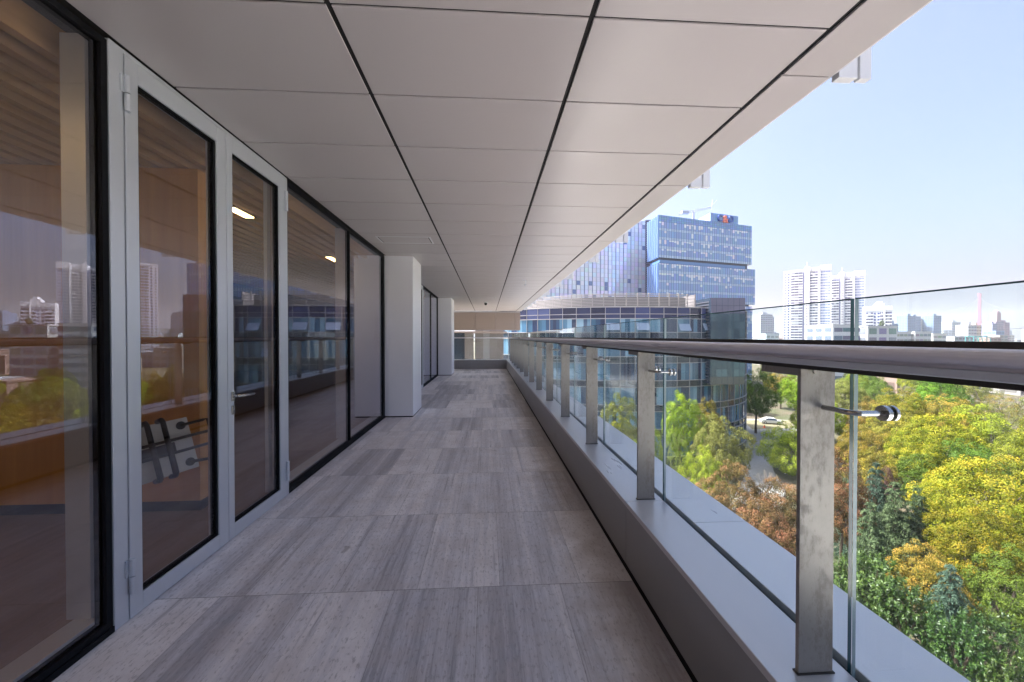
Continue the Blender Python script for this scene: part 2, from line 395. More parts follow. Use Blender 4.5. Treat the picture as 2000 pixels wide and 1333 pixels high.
# ------------------------------------------------------------------ glass wall bays
def glass_bay(y0):
    r = root('glass_wall', (GX, y0, 0), 'glazed wall bay with grey double door nearest the camera', 'glass wall', 'glazed bays along the terrace')
    def Y(v): return y0 - .41 + v
    def pane(a, b_, z0=.06, z1=2.755, parent=r, x=GX - .012):
        q = MB(); q.box(x - .012, x, Y(a), Y(b_), z0, z1); return q.build('pane', M['window'], parent)
    pane(.43, 1.955); pane(3.665, 5.25); pane(5.272, 6.885)
    q = MB()
    for a, b_ in ((.41, .43), (1.955, 1.985), (3.645, 3.665), (5.25, 5.272), (6.885, 7.0)): q.box(GX - .05, GX + .004, Y(a), Y(b_), .03, 2.785)
    for a, b_ in ((.43, 1.955), (3.665, 5.25), (5.272, 6.885)):
        q.box(GX - .05, GX + .004, Y(a), Y(b_), .03, .06); q.box(GX - .05, GX + .004, Y(a), Y(b_), 2.755, 2.785)
    q.build('gasket', M['dark'], r)
    q = MB(); q.box(GX - .10, GX + .012, Y(.41), Y(1.985), 0.002, .03); q.box(GX - .10, GX + .012, Y(3.645), Y(7.0), .002, .03); q.build('sill', M['dark'], r)
    q = MB(); q.box(GX - .16, GX - .05, Y(.41), Y(1.985), .0, .075); q.box(GX - .16, GX - .05, Y(3.66), Y(7.0), .0, .075); q.build('inner_sill', M['alu'], r)
    q = MB(); q.box(GX - .08, GX + .012, Y(1.985), Y(2.060), .002, 2.795); q.box(GX - .08, GX + .012, Y(3.602), Y(3.645), .002, 2.795)
    q.box(GX - .08, GX + .012, Y(2.060), Y(3.602), 2.777, 2.797); q.build('door_frame', M['alu'], r, .003)
    for a, dx in ((1.972, .19), (3.492, .11), (5.29, .19)):
        q = MB(); q.box(GX - dx, GX - .056 - (.026 if a < 4 else 0), Y(a), Y(a + .055), .076, 2.80); q.build('mullion', M['alu'], r)
    for k, (a, b_) in enumerate(((2.064, 2.812), (2.818, 3.598))):
        st0, st1, sb = (.072, .092, .085)
        if k: st0, st1 = .062, .10
        x0, x1 = GX - .055, GX + .016
        q = MB(); q.box(x0, x1, Y(a), Y(a + st0), .004, 2.773); q.box(x0, x1, Y(b_ - st1), Y(b_), .004, 2.773)
        q.box(x0, x1, Y(a + st0), Y(b_ - st1), .004, .084 + .012); q.box(x0, x1, Y(a + st0), Y(b_ - st1), 2.672, 2.773)
        d = q.build('door', M['alu'], r, .003)
        pane(a + st0 + .012, b_ - st1 - .018, .108, 2.66, d, GX - .006)
        q = MB()
        q.box(GX - .03, GX + .006, Y(a + st0), Y(a + st0 + .012), .096, 2.672); q.box(GX - .03, GX + .006, Y(b_ - st1 - .018), Y(b_ - st1), .096, 2.672)
        q.box(GX - .03, GX + .006, Y(a + st0 + .012), Y(b_ - st1 - .018), .096, .108); q.box(GX - .03, GX + .006, Y(a + st0 + .012), Y(b_ - st1 - .018), 2.66, 2.672)
        q.build('seal', M['dark'], d)
        hy = Y(a - .001) if k == 0 else Y(b_ + .002)
        for z0 in (.135, 2.497):
            q = MB(); hx = GX + .027
            q.tube([(hx, hy, z0), (hx, hy, z0 + .083)], .0125, 12); q.tube([(hx, hy, z0 + .087), (hx, hy, z0 + .17)], .0125, 12)
            s = 1 if k == 0 else -1
            q.box(GX + .0155, GX + .021, min(hy, hy + s * .025), max(hy, hy + s * .025), z0, z0 + .083)
            q.box(GX + .0125, GX + .018, min(hy, hy - s * .025), max(hy, hy - s * .025), z0 + .087, z0 + .17)
            q.build('hinge', M['alu'], d)
        if k:
            hx = GX + .016; yy = Y(2.862)
            q = MB(); q.box(hx, hx + .009, yy - .017, yy + .017, .955, 1.02); q.build('handle_plate', M['chrome'], d, .003)
            q = MB(); q.tube([(hx + .008, yy, .99), (hx + .045, yy, .99), (hx + .058, yy + .012, .99), (hx + .062, yy + .03, .989), (hx + .060, yy + .15, .985)], [.011, .011, .0115, .0105, .0085], 12)
            q.build('handle', M['chrome'], d, smooth=True)
            q = MB(); q.box(hx, hx + .008, yy - .014, yy + .014, .862, .925); q.tube([(hx + .008, yy, .900), (hx + .012, yy, .900)], .0085, 12); q.build('lock', M['chrome'], d, .003)
    return r
bay = glass_bay(.41)
bay2 = copy_tree(bay); bay2.location.y += 7.45
bay2['label'] = 'glazed wall bay between the two columns, far down the terrace'

def column(y0, y1, lab):
    r = root('column', (-1.53, (y0 + y1) / 2, 0), lab, 'column', 'clad columns along the terrace')
    q = MB(); q.box(-2.28, -1.288, y0, y1, .022, 2.797); q.build('cladding', M['colpaint'], r, .003)
    q = MB(); q.box(-2.26, -1.30, y0 + .012, y1 - .012, 0.001, .022); q.build('base_joint', M['dark'], r)
    return r
column(-.45, .41 - .01, 'pale metal column behind the camera beside the first pane')
column(7.0, 7.86, 'pale metal clad column in the middle of the terrace, the nearer one')
column(14.45, 15.55, 'pale metal clad column near the far end of the terrace')

# ------------------------------------------------------------------ soffit
so = root('soffit', (0, 8, 2.8), 'pale beige metal panel soffit over the terrace with dark joints', 'ceiling')
q = MB(); q.box(-1.79, 1.80, -2.2, 21.89, 2.808, 2.87); q.build('backing', M['void'], so)
XS = [(-1.752, -.682), (-.658, .446), (.470, 1.550)]
stuff = MB()
ys = [1.738 - .628 * 3 + .628 * k for k in range(38)]
for (x0, x1) in XS:
    src = None
    for k, y in enumerate(ys):
        if y > 21.7: continue
        y1 = min(y + .628, 21.88)
        if k < 28:
            if src is None:
                q = MB(); q.box(x0, x1, y + .007, y + .621, 2.80, 2.83); src = q.build('ceiling_panel', M['soffit'], so, .0025); src['y'] = y
            else:
                c = src.copy(); COL.objects.link(c); c.location.y += y - ys[0]
        else: stuff.box(x0, x1, y + .007, y1 - .007, 2.80, 2.83)
stuff.build('ceiling_panel', M['soffit'], so, .0025, kind='stuff')
eys = [-2.2] + [y + .03 for y in fy if -2.1 < y < 21.5] + [21.9]
stuff = MB()
for a, b_ in zip(eys, eys[1:]):
    if a > -1 and a < 16:
        q = MB(); q.box(1.576, 1.842, a + .006, b_ - .006, 2.797, 2.83); q.build('edge_panel', M['soffit'], so, .0025)
    else: stuff.box(1.576, 1.842, a + .006, b_ - .006, 2.797, 2.83)
stuff.build('edge_panel', M['soffit'], so, .0025, kind='stuff')

def vent(x0, x1, y0, y1, lab):
    r = root('ceiling_vent', ((x0 + x1) / 2, (y0 + y1) / 2, 2.797), lab, 'vent', 'access hatches in the soffit')
    q = MB(); t = .022
    for a in ((x0, x1, y0, y0 + t), (x0, x1, y1 - t, y1), (x0, x0 + t, y0 + t, y1 - t), (x1 - t, x1, y0 + t, y1 - t)): q.box(*a, 2.794, 2.7995)
    q.build('frame', M['whitemetal'], r)
    q = MB(); q.box(x0 + t, x1 - t, y0 + t, y1 - t, 2.7975, 2.7995); q.build('gap', M['void'], r)
    q = MB(); q.box(x0 + t + .012, x1 - t - .012, y0 + t + .012, y1 - t - .012, 2.795, 2.7972); q.build('lid', M['soffit'], r)
vent(-1.56, -.80, 5.66, 6.06, 'flush hatch in the soffit in front of the nearer column')
vent(-1.67, -.93, 14.0, 14.42, 'small flush hatch in the soffit beside the far column')
vent(-.60, .30, 14.2, 14.55, 'flush hatch in the middle of the soffit near the dome camera')
cm = root('security_camera', (-.066, 16.2, 2.8), 'small dark dome camera hanging from the soffit at the far end', 'camera')
q = MB(); q.tube([(-.066, 16.2, 2.8), (-.066, 16.2, 2.76)], [.075, .07], 20); q.build('mount', M['whitemetal'], cm)
q = MB(); q.tube([(-.066, 16.2, 2.76), (-.066, 16.2, 2.72), (-.066, 16.2, 2.69), (-.066, 16.2, 2.67)], [.062, .06, .045, .015], 20); q.build('dome', M['black'], cm, smooth=True)
sp_ = root('hook_bracket', (.93, 9.8, 2.8), 'small L shaped metal bracket under the soffit', 'bracket')
q = MB(); q.box(.85, .955, 9.79, 9.81, 2.788, 2.8); q.box(.94, .955, 9.79, 9.81, 2.70, 2.788); q.box(.915, .955, 9.785, 9.815, 2.66, 2.70); q.build('arm', M['alu'], sp_)

# ------------------------------------------------------------------ parapet kerb
KZ = .406
pw = root('parapet', (1.1, 8, 0), 'low metal clad parapet kerb with satin coping along the terrace edge', 'parapet')
q = MB(); q.box(KX + .03, 1.37, -3, 17.4, -.3, KZ - .03); q.box(KX + .012, KX + .03, -3, 17.3, .0, .03); q.build('core', M['void'], pw)
yj = [2.345 - 2.52 * 2 + 2.52 * k for k in range(9)]; yj[-1] = 17.3
for a, b_ in zip(yj, yj[1:]):
    q = MB(); q.box(KX, 1.066, a + .002, b_ - .002, KZ - .028, KZ); q.build('inner_coping', M['coping'], pw, .003)
    q = MB(); q.box(KX + .004, KX + .03, a + .0025, b_ - .0025, .03, KZ - .0285); q.build('face_panel', M['kerb'], pw)
for a, b_ in zip([-3, .4, 2.05, 4.7, 7.3, 9.9, 12.5, 15.0], [.4, 2.05, 4.7, 7.3, 9.9, 12.5, 15.0, 17.45]):
    q = MB(); q.box(1.100, 1.388, a + .002, b_ - .002, KZ - .03, KZ + .002); q.box(1.360, 1.388, a + .002, b_ - .002, -.6, KZ - .03); q.build('outer_coping', M['coping'], pw, .003)
for y in fy:
    if -1 < y < 15:
        q = MB(); q.box(1.392, 1.50, y + .0, y + .05, -1.2, KZ - .16); q.box(1.52, 1.585, y + .004, y + .042, -1.2, KZ - .16); q.box(1.50, 1.52, y + .02, y + .03, -1.2, KZ - .2); q.build('fin_head', M['whitemetal'], pw)
q = MB(); q.box(1.066, 1.100, -3, 17.3, KZ - .06, KZ - .045); q.build('channel', M['dark'], pw)
q = MB(); q.box(-1.9, KX + .03, 17.3, 17.45, -.3, KZ - .028); q.build('end_face', M['kerb'], pw)
q = MB(); q.box(-1.9, 1.388, 17.305, 17.62, KZ - .0275, KZ + .001); q.build('end_coping', M['coping'], pw)

# ------------------------------------------------------------------ balustrade
bl = root('balustrade', (1.0, 8, KZ), 'steel post and glass balustrade with a rounded metal handrail along the terrace', 'balustrade')
P0 = 1.106; PS = 1.258
q = MB()
nose = [(.998, 1.376), (.905, 1.377)] + [(.898 + .0145 * math.cos(t), 1.3615 + .0155 * math.sin(t)) for t in [math.pi * (.5 + k / 8) for k in range(9)]] + [(.905, 1.345), (.905, 1.338), (.998, 1.338)]
q.prism_y(nose, -3, 17.2); q.build('handrail', M['rail'], bl, smooth=False)
q = MB(); q.box(.892, 1.0, -3, 17.2, 1.3195, 1.3375); q.build('rail_underside', M['rail2'], bl, .004)
q = MB(); q.box(.998, 1.016, -3, 17.2, 1.3135, 1.390); q.build('back_strip', M['raildark'], bl)
q = MB(); q.box(.915, .985, -3, 17.2, 1.3065, 1.319); q.build('rail_bar', M['raildark'], bl)
q = MB(); q.box(.912, 1.018, P0, P0 + .0135, KZ + .004, 1.306)
post = q.build('post', M['post'], bl, .0015)
q = MB(); q.box(.908, 1.022, P0 - .004, P0 + .018, KZ + .0005, KZ + .0045); q.build('base_joint', M['raildark'], post)
q = MB(); q.box(.914, .99, P0 + .0138, P0 + .17, 1.285, 1.306); q.tube([(.955, P0 - .001, 1.298), (.955, P0 - .004, 1.298)], .007, 10); q.build('bracket', M['post'], post)
for s in (-1, 1):
    y0 = P0 if s < 0 else P0 + .0135
    yd = y0 + s * .097; zz = 1.193
    pts = [(.982, y0, zz), (.985, y0 + s * .07, zz)] + [(.985 + .026 * (1 - math.cos(t)), y0 + s * (.07 + .026 * math.sin(t)), zz) for t in [rad(18 * k) for k in range(1, 6)]] + [(1.066, yd, zz)]
    q = MB(); q.tube(pts, .0075, 12)
    q.tube([(1.062, yd, zz), (1.074, yd, zz)], .021, 20); q.tube([(1.086, yd, zz), (1.094, yd, zz)], .021, 20)
    q.build('glass_clamp', M['chrome'], post, smooth=False)
for k in [-2, -1] + list(range(1, 13)):
    c = copy_tree(post, bl); c.location.y += PS * k
def gpanel(y0, y1):
    q = MB(); x0, x1 = 1.075, 1.087
    def sheet(z0, z1, mi):
        vs = [(x, y, z) for z in (z0, z1) for y in (y0, y1) for x in (x0, x1)]
        q.add(vs, [(0, 4, 6, 2), (1, 3, 7, 5)], mi=mi); return vs
    sheet(KZ - .045, 1.510, 0)
    vs = sheet(1.510, 1.513, 1)
    q.add(vs, [(4, 5, 7, 6)], mi=1)
    vs = [(x, y, z) for z in (KZ - .045, 1.513) for y in (y0, y1) for x in (x0, x1)]
    q.add(vs, [(0, 1, 5, 4)], mi=1); q.add(vs, [(2, 6, 7, 3)], mi=2)
    return q.build('glass_panel', [M['rglass'], M['redge'], M['edgelight']], bl)
gp = gpanel(P0 + .012, P0 + PS - .002)
for k in [-3, -2, -1] + list(range(1, 12)):
    c = gp.copy(); COL.objects.link(c); c.location.y += PS * k
gpanel(P0 + 12 * PS + .012, 17.45)

eb = root('end_balustrade', (-.5, 17.4, KZ), 'short glass balustrade with thin handrail closing the far end of the terrace', 'balustrade')
q = MB(); q.box(-1.85, .99, 17.38, 17.43, 1.325, 1.372); q.build('handrail', M['rail'], eb, .006)
for a, b_ in ((-1.85, -.482), (-.47, .72), (.732, 1.06)):
    q = MB(); q.box(a, b_, 17.50, 17.512, KZ + .003, 1.513); q.build('glass_panel', M['rglass'], eb)
q = MB(); q.tube([(-.62, 17.44, 1.19), (-.33, 17.44, 1.19)], .012, 8)
for x in (-.62, -.33): q.tube([(x, 17.44, 1.19), (x, 17.512, 1.19)], .02, 10)
q.build('glass_clamp', M['chrome'], eb)

# ------------------------------------------------------------------ far wing
wg = root('building_wing', (0, 26, GZ), 'beige panelled beam and pale stone wing beyond the end of the terrace', 'building')
q = MB()
for a, b_ in ((-2.0, -.675), (-.665, .453), (.463, 1.556), (1.566, 1.80)): q.box(a, b_, 21.9, 22.3, 1.765, 2.71)
q.build('beam_panel', M['beam'], wg, .002)
q = MB(); q.box(-2.0, 1.79, 21.91, 22.3, 2.712, 2.79); q.box(-2, 1.79, 21.92, 22.28, 1.75, 1.764); q.build('beam_trim', M['kerb'], wg)
q = MB()
for i, (a, b_) in enumerate(((-.90, -.31), (.16, .66), (.665, 1.2))):
    for k in range(14): q.box(a, b_ - .004, 29.9, 30.2, -3 + .36 * k, -3 + .36 * k + .355)
q.build('stone_cladding', M['stone'], wg)
q = MB(); q.box(-.31, .16, 29.98, 30.2, -3, 2.0); q.box(-.93, 1.2, 30.0, 34, GZ, 2.5); q.build('recess', M['kerb'], wg)
q = MB(); q.box(-2.6, 1.3, 26, 33, 1.66, 1.75); q.build('lower_soffit', M['beam'], wg)
q = MB(); q.box(-1.62, -1.0, 28.5, 29.2, GZ, 1.66); q.build('pillar', M['stone'], wg)
q = MB(); q.box(-5, -1.62, 28.8, 29.0, GZ, 1.66); q.build('glazing', M['darkglass'], wg)

exec_city = True
# ------------------------------------------------------------------ round building
cx, cy_, ra, rb = 26.5, 85.7, 27.6, 22.0
rbld = root('round_office_building', (cx, cy_, GZ), 'round glass office building with white ribs and a grey louvred parapet', 'building')
NS = 72
def E(k, dr=0): 
    a = 2 * math.pi * k / NS
    return (cx + (ra + dr) * math.sin(a), cy_ - (rb + dr) * math.cos(a))
rng = random.Random(3)
def front(k): 
    a = (k % NS) / NS
    return a < .30 or a > .70
q = MB(); pts = [E(k, -.5) for k in range(NS)]
q.add([(x, y, GZ) for x, y in pts] + [(x, y, 6.2) for x, y in pts], [(i, (i + 1) % NS, NS + (i + 1) % NS, NS + i) for i in range(NS)] + [tuple(range(NS, 2 * NS))], (.25, .26, .28))
q.build('core', M['attr'], rbld)
PAL = [(.02, .055, .12), (.04, .11, .19), (.08, .18, .28), (.12, .24, .34), (.012, .026, .07), (.05, .14, .24), (.18, .31, .42)]  # pane colours vary to suggest warped reflections
PALTOP = [(.014, .02, .07), (.02, .03, .10), (.035, .05, .15), (.010, .013, .045), (.06, .08, .2), (.34, .36, .48)]  # last, pale entry paints bright reflections on the top storey
levels = [(6.2, 4.35, 1), (4.35, 2.07, 2), (2.07, 1.0, 0), (1.0, -1.93, 3), (-1.93, -3.0, 0), (-3.0, -5.9, 3), (-5.9, -6.97, 0), (-6.97, -9.9, 3), (-9.9, -10.97, 0), (-10.97, -13.9, 3), (-13.9, -15, 0), (-15, -18.5, 3), (-18.5, GZ, 0)]
for (zt, zb, ty) in levels:
    q = MB()
    for k in range(NS):
        (xa, ya), (xb, yb) = E(k), E(k + 1)
        sub = 1 if ty in (0, 1) else rng.choice((2, 3, 3, 4))
        if not front(k): sub = 1
        cuts = [i / sub for i in range(sub + 1)]
        for t0, t1 in zip(cuts, cuts[1:]):
            if ty == 1: c = PALTOP[rng.choice((0, 0, 1, 1, 2, 3, 3, 4, 5 if k in (6, 7, 8, 9, 10, 11) else 0))]
            elif ty == 0: c = rng.choice(((.03, .05, .075), (.045, .07, .10), (.025, .035, .06)))
            else: c = rng.choice(PAL)
            p0 = (xa + (xb - xa) * t0, ya + (yb - ya) * t0); p1 = (xa + (xb - xa) * t1, ya + (yb - ya) * t1)
            q.quad((*p0, zb), (*p1, zb), (*p1, zt), (*p0, zt), c)
    q.build('window_band', M['attrglass'], rbld)
M['rib'] = plain('pale_rib', (.36, .345, .35), .5, .2, .05)
for zr, th in ((6.2, .12), (5.08, .09), (4.32, .11), (2.07, .10), (1.0, .09), (-1.93, .11), (-3.0, .09), (-5.9, .11), (-6.97, .09), (-9.9, .11), (-10.97, .09), (-13.9, .11), (-15, .13), (-18.5, .15)):
    q = MB(); a_ = [E(k, .16) for k in range(NS)]; b2 = [E(k, -.05) for k in range(NS)]
    vs = [(x, y, zr) for x, y in a_] + [(x, y, zr + th) for x, y in a_] + [(x, y, zr + th) for x, y in b2] + [(x, y, zr) for x, y in b2]
    fs = []
    for j in range(4):
        for i in range(NS):
            i2 = (i + 1) % NS; fs.append((j * NS + i, j * NS + i2, ((j + 1) % 4) * NS + i2, ((j + 1) % 4) * NS + i))
    q.add(vs, fs); q.build('rib', M['rib'], rbld)
for k in range(NS):
    if not front(k): continue
    x, y = E(k, .06); q = MB(); q.box(x - .035, x + .035, y - .05, y + .05, -18, 6.2); q.build('mullion', M['rib'], rbld)
for k, zb in ((69, 2.2), (71, 2.2), (2, 2.1), (4, 2.2), (6, 2.2), (1, -1.9), (6, -1.9), (5, -5.8)):
    (xa, ya), (xb, yb) = E(k, .12), E(k + 1, .12); d = Vector((xb - xa, yb - ya, 0)).normalized(); nn = Vector((d.y, -d.x, 0))
    q = MB(); q.obox(Vector((xa, ya, zb + 1.4)) + d * .15, d * ((Vector((xb - xa, yb - ya, 0))).length - .3), nn * .55 + Vector((0, 0, -1.15)), (nn * .9 + Vector((0, 0, .43))) * .06, (.26, .32, .42)); q.build('open_window', M['attrglass'], rbld)
# louvred parapet
lc = (26.3, 84.9); LR = 21.4
q = MB(); a0, a1 = rad(-88), rad(24.5); nseg = 46
def LP(t, r): return (lc[0] + r * math.sin(t), lc[1] - r * math.cos(t))
for j in range(9):
    zl = 6.32 + j * .248
    for i in range(nseg):
        t0, t1 = a0 + (a1 - a0) * i / nseg, a0 + (a1 - a0) * (i + 1) / nseg
        A, B = LP(t0, LR), LP(t1, LR); C, D = LP(t0, LR - .25), LP(t1, LR - .25)
        q.add([(*A, zl), (*B, zl), (*B, zl + .12), (*A, zl + .12), (*C, zl + .04), (*D, zl + .04), (*D, zl + .16), (*C, zl + .16)], [(0, 1, 2, 3), (4, 7, 6, 5), (3, 2, 6, 7), (0, 4, 5, 1)])
M['louvre'] = plain('louvre_metal', (.29, .27, .265), .5, .3, .06)
q.build('louvre', M['louvre'], rbld, kind='stuff')
q = MB()
for i in range(0, nseg + 1, 2):
    t = a0 + (a1 - a0) * i / nseg; x, y = LP(t, LR - .12)
    q = MB(); q.box(x - .05, x + .05, y - .1, y + .2, 6.2, 8.55); q.build('louvre_post', M['louvre'], rbld)
x, y = LP(a1, LR); q = MB(); q.box(x - .12, x + .03, y, y + 8, 6.3, 8.5); q.build('louvre_end', M['louvre'], rbld)
q = MB()
pp = [LP(a0 + (a1 - a0) * i / nseg, LR - 2.0) for i in range(nseg + 1)]
q.add([(x, y, 6.2) for x, y in pp] + [(x, y, 8.1) for x, y in pp], [(i, i + 1, nseg + 2 + i, nseg + 1 + i) for i in range(nseg)], (.09, .085, .085)); q.build('parapet_wall', M['attr'], rbld)
# dark glazed box on the right
gb = root('glass_bay_box', (40, 66, -6.6), 'dark glazed box projecting from the right side of the round building', 'building')
bx0, bx1, by0, by1 = 36.9, 42.9, 63.9, 74
q = MB(); q.box(bx0 + .05, bx1 - .05, by0 + .05, by1, -6.6, 7.85); q.build('body', M['darkglass'], gb)
q = MB(); nx, nz = 6, 11
for i in range(nx):
    for j in range(nz):
        xa, xb = bx0 + (bx1 - bx0) * i / nx, bx0 + (bx1 - bx0) * (i + 1) / nx; za, zb = -6.6 + 14.45 * j / nz, -6.6 + 14.45 * (j + 1) / nz
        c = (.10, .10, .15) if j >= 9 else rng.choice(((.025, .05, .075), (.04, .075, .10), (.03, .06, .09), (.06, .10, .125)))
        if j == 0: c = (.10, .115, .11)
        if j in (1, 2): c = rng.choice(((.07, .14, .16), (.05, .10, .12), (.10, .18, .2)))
        jx = [rng.uniform(0, .035) for _ in range(4)]
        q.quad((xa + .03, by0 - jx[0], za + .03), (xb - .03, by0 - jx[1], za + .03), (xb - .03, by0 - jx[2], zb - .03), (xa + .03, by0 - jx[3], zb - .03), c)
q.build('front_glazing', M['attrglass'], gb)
q = MB()
for j in range(28): q.box(bx0 - .05, bx0 + .05, by0 + .4, by1, -6.4 + j * .5, -6.4 + j * .5 + .22, (.05, .055, .075))
q.build('side_louvre', M['attr'], gb)

# ------------------------------------------------------------------ blue tower with sign
ux, uy = .963, .271
T0 = Vector((70.97, 161.5, 0))
def TPt(u, v, z): return Vector((T0.x + ux * u, T0.y + uy * u + v, z))
ct = root('glass_tower', (90, 170, GZ), 'blue glass office tower of stacked blocks with the C&D sign on top', 'building')
M['towerglass'] = attrmat('blue_tower_glass', .12, 0, .6, 1.6); M['skyglass'] = attrmat('sky_painted_glass', .12, .25, .5, 1.5)
def pbox(q, u0, u1, v0, v1, z0, z1, col): q.obox(TPt(u0, v0, z0), Vector((ux * (u1 - u0), uy * (u1 - u0), 0)), (0, v1 - v0, 0), (0, 0, z1 - z0), col)
BL = (.235, .35, .60); SP = (.42, .55, .72); BW = (.70, .75, .82)  # pane blue has the sky reflection put into it
for nm, u0, u1, z0, z1 in (('upper_block', 0, 51.6, 34.3, 51.9), ('middle_block', 0, 53.8, 16.0, 32.2), ('base_block', .5, 52.2, GZ, 15.2)):
    q = MB(); pbox(q, u0, u1, 0, 11.5, z0, z1, (.06, .13, .30)); q.build(nm, M['towerglass'], ct)
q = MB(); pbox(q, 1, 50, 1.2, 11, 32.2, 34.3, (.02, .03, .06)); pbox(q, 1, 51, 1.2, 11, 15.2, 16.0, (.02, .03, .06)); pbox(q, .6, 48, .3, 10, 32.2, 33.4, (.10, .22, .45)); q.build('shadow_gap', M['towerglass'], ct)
rng = random.Random(11)
def storey(u0, u1, zb, zt, dens, drop):
    """glazing of one storey: spandrel at the foot, panes above, blinds hanging at random lengths"""
    q = MB(); n = int((u1 - u0) / 1.28); du = (u1 - u0) / n
    p = rng.random()
    for i in range(n):
        a, b_ = u0 + i * du, u0 + (i + 1) * du
        def Q(za, zz, c, v=-.06): q.quad(TPt(a + .11, v, za), TPt(b_ - .11, v, za), TPt(b_ - .11, v, zz), TPt(a + .11, v, zz), c)
        j = rng.uniform(.88, 1.12)
        Q(zb + .04, zb + .5, tuple(x * j for x in SP)); Q(zb + .55, zb + 1.05, tuple(x * j * .95 for x in SP))
        Q(zb + 1.1, zt - .04, tuple(x * rng.uniform(.9, 1.1) for x in BL))
        wv = .5 + .5 * math.sin(i * .55 + p * 9)
        if rng.random() < dens * (.45 + .8 * wv):
            h = min(zt - zb - 1.3, max(.35, drop * rng.choice((.25, .3, .35, .5, .8, 1.0)) * (zt - zb - 1.2)))
            Q(zt - .06 - h, zt - .08, tuple(x * rng.uniform(.85, 1.0) for x in BW), -.10)
    return q
fz = 34.35
for k, (dn, dr) in enumerate(((.75, .9), (.6, .7), (.12, 1.0), (.75, .7))):
    storey(0, 51.6, fz + 3.72 * k, fz + 3.72 * (k + 1), dn, dr).build('window_band', M['towerglass'], ct)
q = MB(); n = 40
for j in range(3):
    for i in range(n):
        a, b_ = 51.6 * i / n, 51.6 * (i + 1) / n; za, zz = 49.25 + j * .88, 49.25 + (j + 1) * .88
        c = tuple(x * rng.uniform(.8, 1.15) for x in ((.17, .32, .58)))
        q.quad(TPt(a + .08, -.06, za + .07), TPt(b_ - .08, -.06, za + .07), TPt(b_ - .08, -.06, zz), TPt(a + .08, -.06, zz), c)
q.build('parapet_glazing', M['towerglass'], ct)
fz = 16.05
for k, (dn, dr) in enumerate(((.15, 1.0), (.15, 1.1), (.9, .9), (.95, .6))):
    storey(0, 53.8, fz + 3.98 * k, fz + 3.98 * (k + 1), dn, dr).build('window_band', M['towerglass'], ct)
for k in range(9):
    storey(.5, 52.2, GZ + 3.9 * k, GZ + 3.9 * (k + 1), .6, 1.0).build('window_band', M['towerglass'], ct)
for (z0, z1) in ((34.3, 51.9), (16.0, 32.2), (GZ, 15.2)):
    for k in range(6):
        q = MB(); v = .5 + k * 2.0; q.box(T0.x - .55, T0.x, T0.y + v, T0.y + v + .35, z0, z1 - .05, (.30, .45, .75)); q.build('side_fin', M['towerglass'], ct)
# roof house and sign
q = MB(); pbox(q, 27.4, 43.3, .02, 12, 51.9, 55.6, (.10, .21, .42)); q.build('roof_house', M['towerglass'], ct)
q = MB()
for j in range(4):
    for i in range(12):
        a, b_ = 27.4 + 15.9 * i / 12, 27.4 + 15.9 * (i + 1) / 12; za, zz = 51.95 + j * .9, 51.95 + (j + 1) * .9
        q.quad(TPt(a + .06, -.05, za + .05), TPt(b_ - .06, -.05, za + .05), TPt(b_ - .06, -.05, zz), TPt(a + .06, -.05, zz), tuple(x * rng.uniform(.85, 1.12) for x in (.18, .33, .60)))
    for i in range(10):
        y0_, y1_ = T0.y + uy * 27.4 + .2 + i * 1.15, T0.y + uy * 27.4 + .2 + (i + 1) * 1.15; xx = T0.x + ux * 27.4 - .05; za, zz = 51.95 + j * .9, 51.95 + (j + 1) * .9
        q.quad((xx, y1_ - .08, za + .05), (xx, y0_ + .08, za + .05), (xx, y0_ + .08, zz), (xx, y1_ - .08, zz), (.40, .45, .56))
q.build('roof_house_glazing', M['towerglass'], ct)
M['signblue'] = plain('sign_blue', (.03, .10, .42), .4); M['signred'] = plain('sign_red', (.85, .22, .14), .45)
sg = root('roof_sign', TPt(34, -.3, 52.0), 'C&D letters in blue and red on the roof of the blue tower', 'sign')
for ch, u, sz, zz, mt in (('C', 30.9, 4.1, 51.9, 'signblue'), ('&', 34.0, 4.4, 51.6, 'signred'), ('D', 37.1, 4.1, 51.9, 'signblue')):
    cu = bpy.data.curves.new('letter', 'FONT'); cu.body = ch; cu.size = sz; cu.extrude = .35; cu.offset = .06
    t = bpy.data.objects.new('letter_curve', cu); COL.objects.link(t)
    me = bpy.data.meshes.new_from_object(t.evaluated_get(bpy.context.evaluated_depsgraph_get()))
    bpy.data.objects.remove(t); me.materials.clear(); me.materials.append(M[mt])
    lo = bpy.data.objects.new('letter', me); COL.objects.link(lo); lo.parent = sg
    lo.location = TPt(u, -.55, zz + .3) - sg.location; lo.rotation_euler = (rad(90), 0, math.atan2(uy, ux))
# roof crane
cr = root('roof_crane', (90, 172, 52), 'pale lattice crane jib lying above the roof of the blue tower', 'crane')
M['crane'] = plain('crane_grey', (.45, .47, .55), .5, .3)
j0, j1 = Vector((83.5, 170, 54.6)), Vector((101, 174, 59.5)); dj = j1 - j0
q = MB()
for o in ((0, 0, 0), (0, 0, .9), (0, .8, .4)): q.tube([j0 + Vector(o), j1 + Vector(o) * .5], .12, 5)
for i in range(14): q.tube([j0 + dj * (i / 14), j0 + dj * ((i + .5) / 14) + Vector((0, 0, .85)), j0 + dj * ((i + 1) / 14)], .07, 4)
q.build('jib', M['crane'], cr)
q = MB(); q.box(85.2, 88.2, 169.8, 171.4, 55.3, 56.6); q.build('counterweight', M['crane'], cr)
q = MB(); q.tube([(100.6, 174, 58.5), (101.2, 174, 63)], .12, 5); q.tube([(101.0, 174, 60.5), (103.2, 174, 63)], .1, 5); q.build('mast_head', M['crane'], cr)
q = MB(); q.tube([(91, 171.5, 51.9), (91, 171.5, 56.6)], .5, 8); q.build('pedestal', M['crane'], cr)

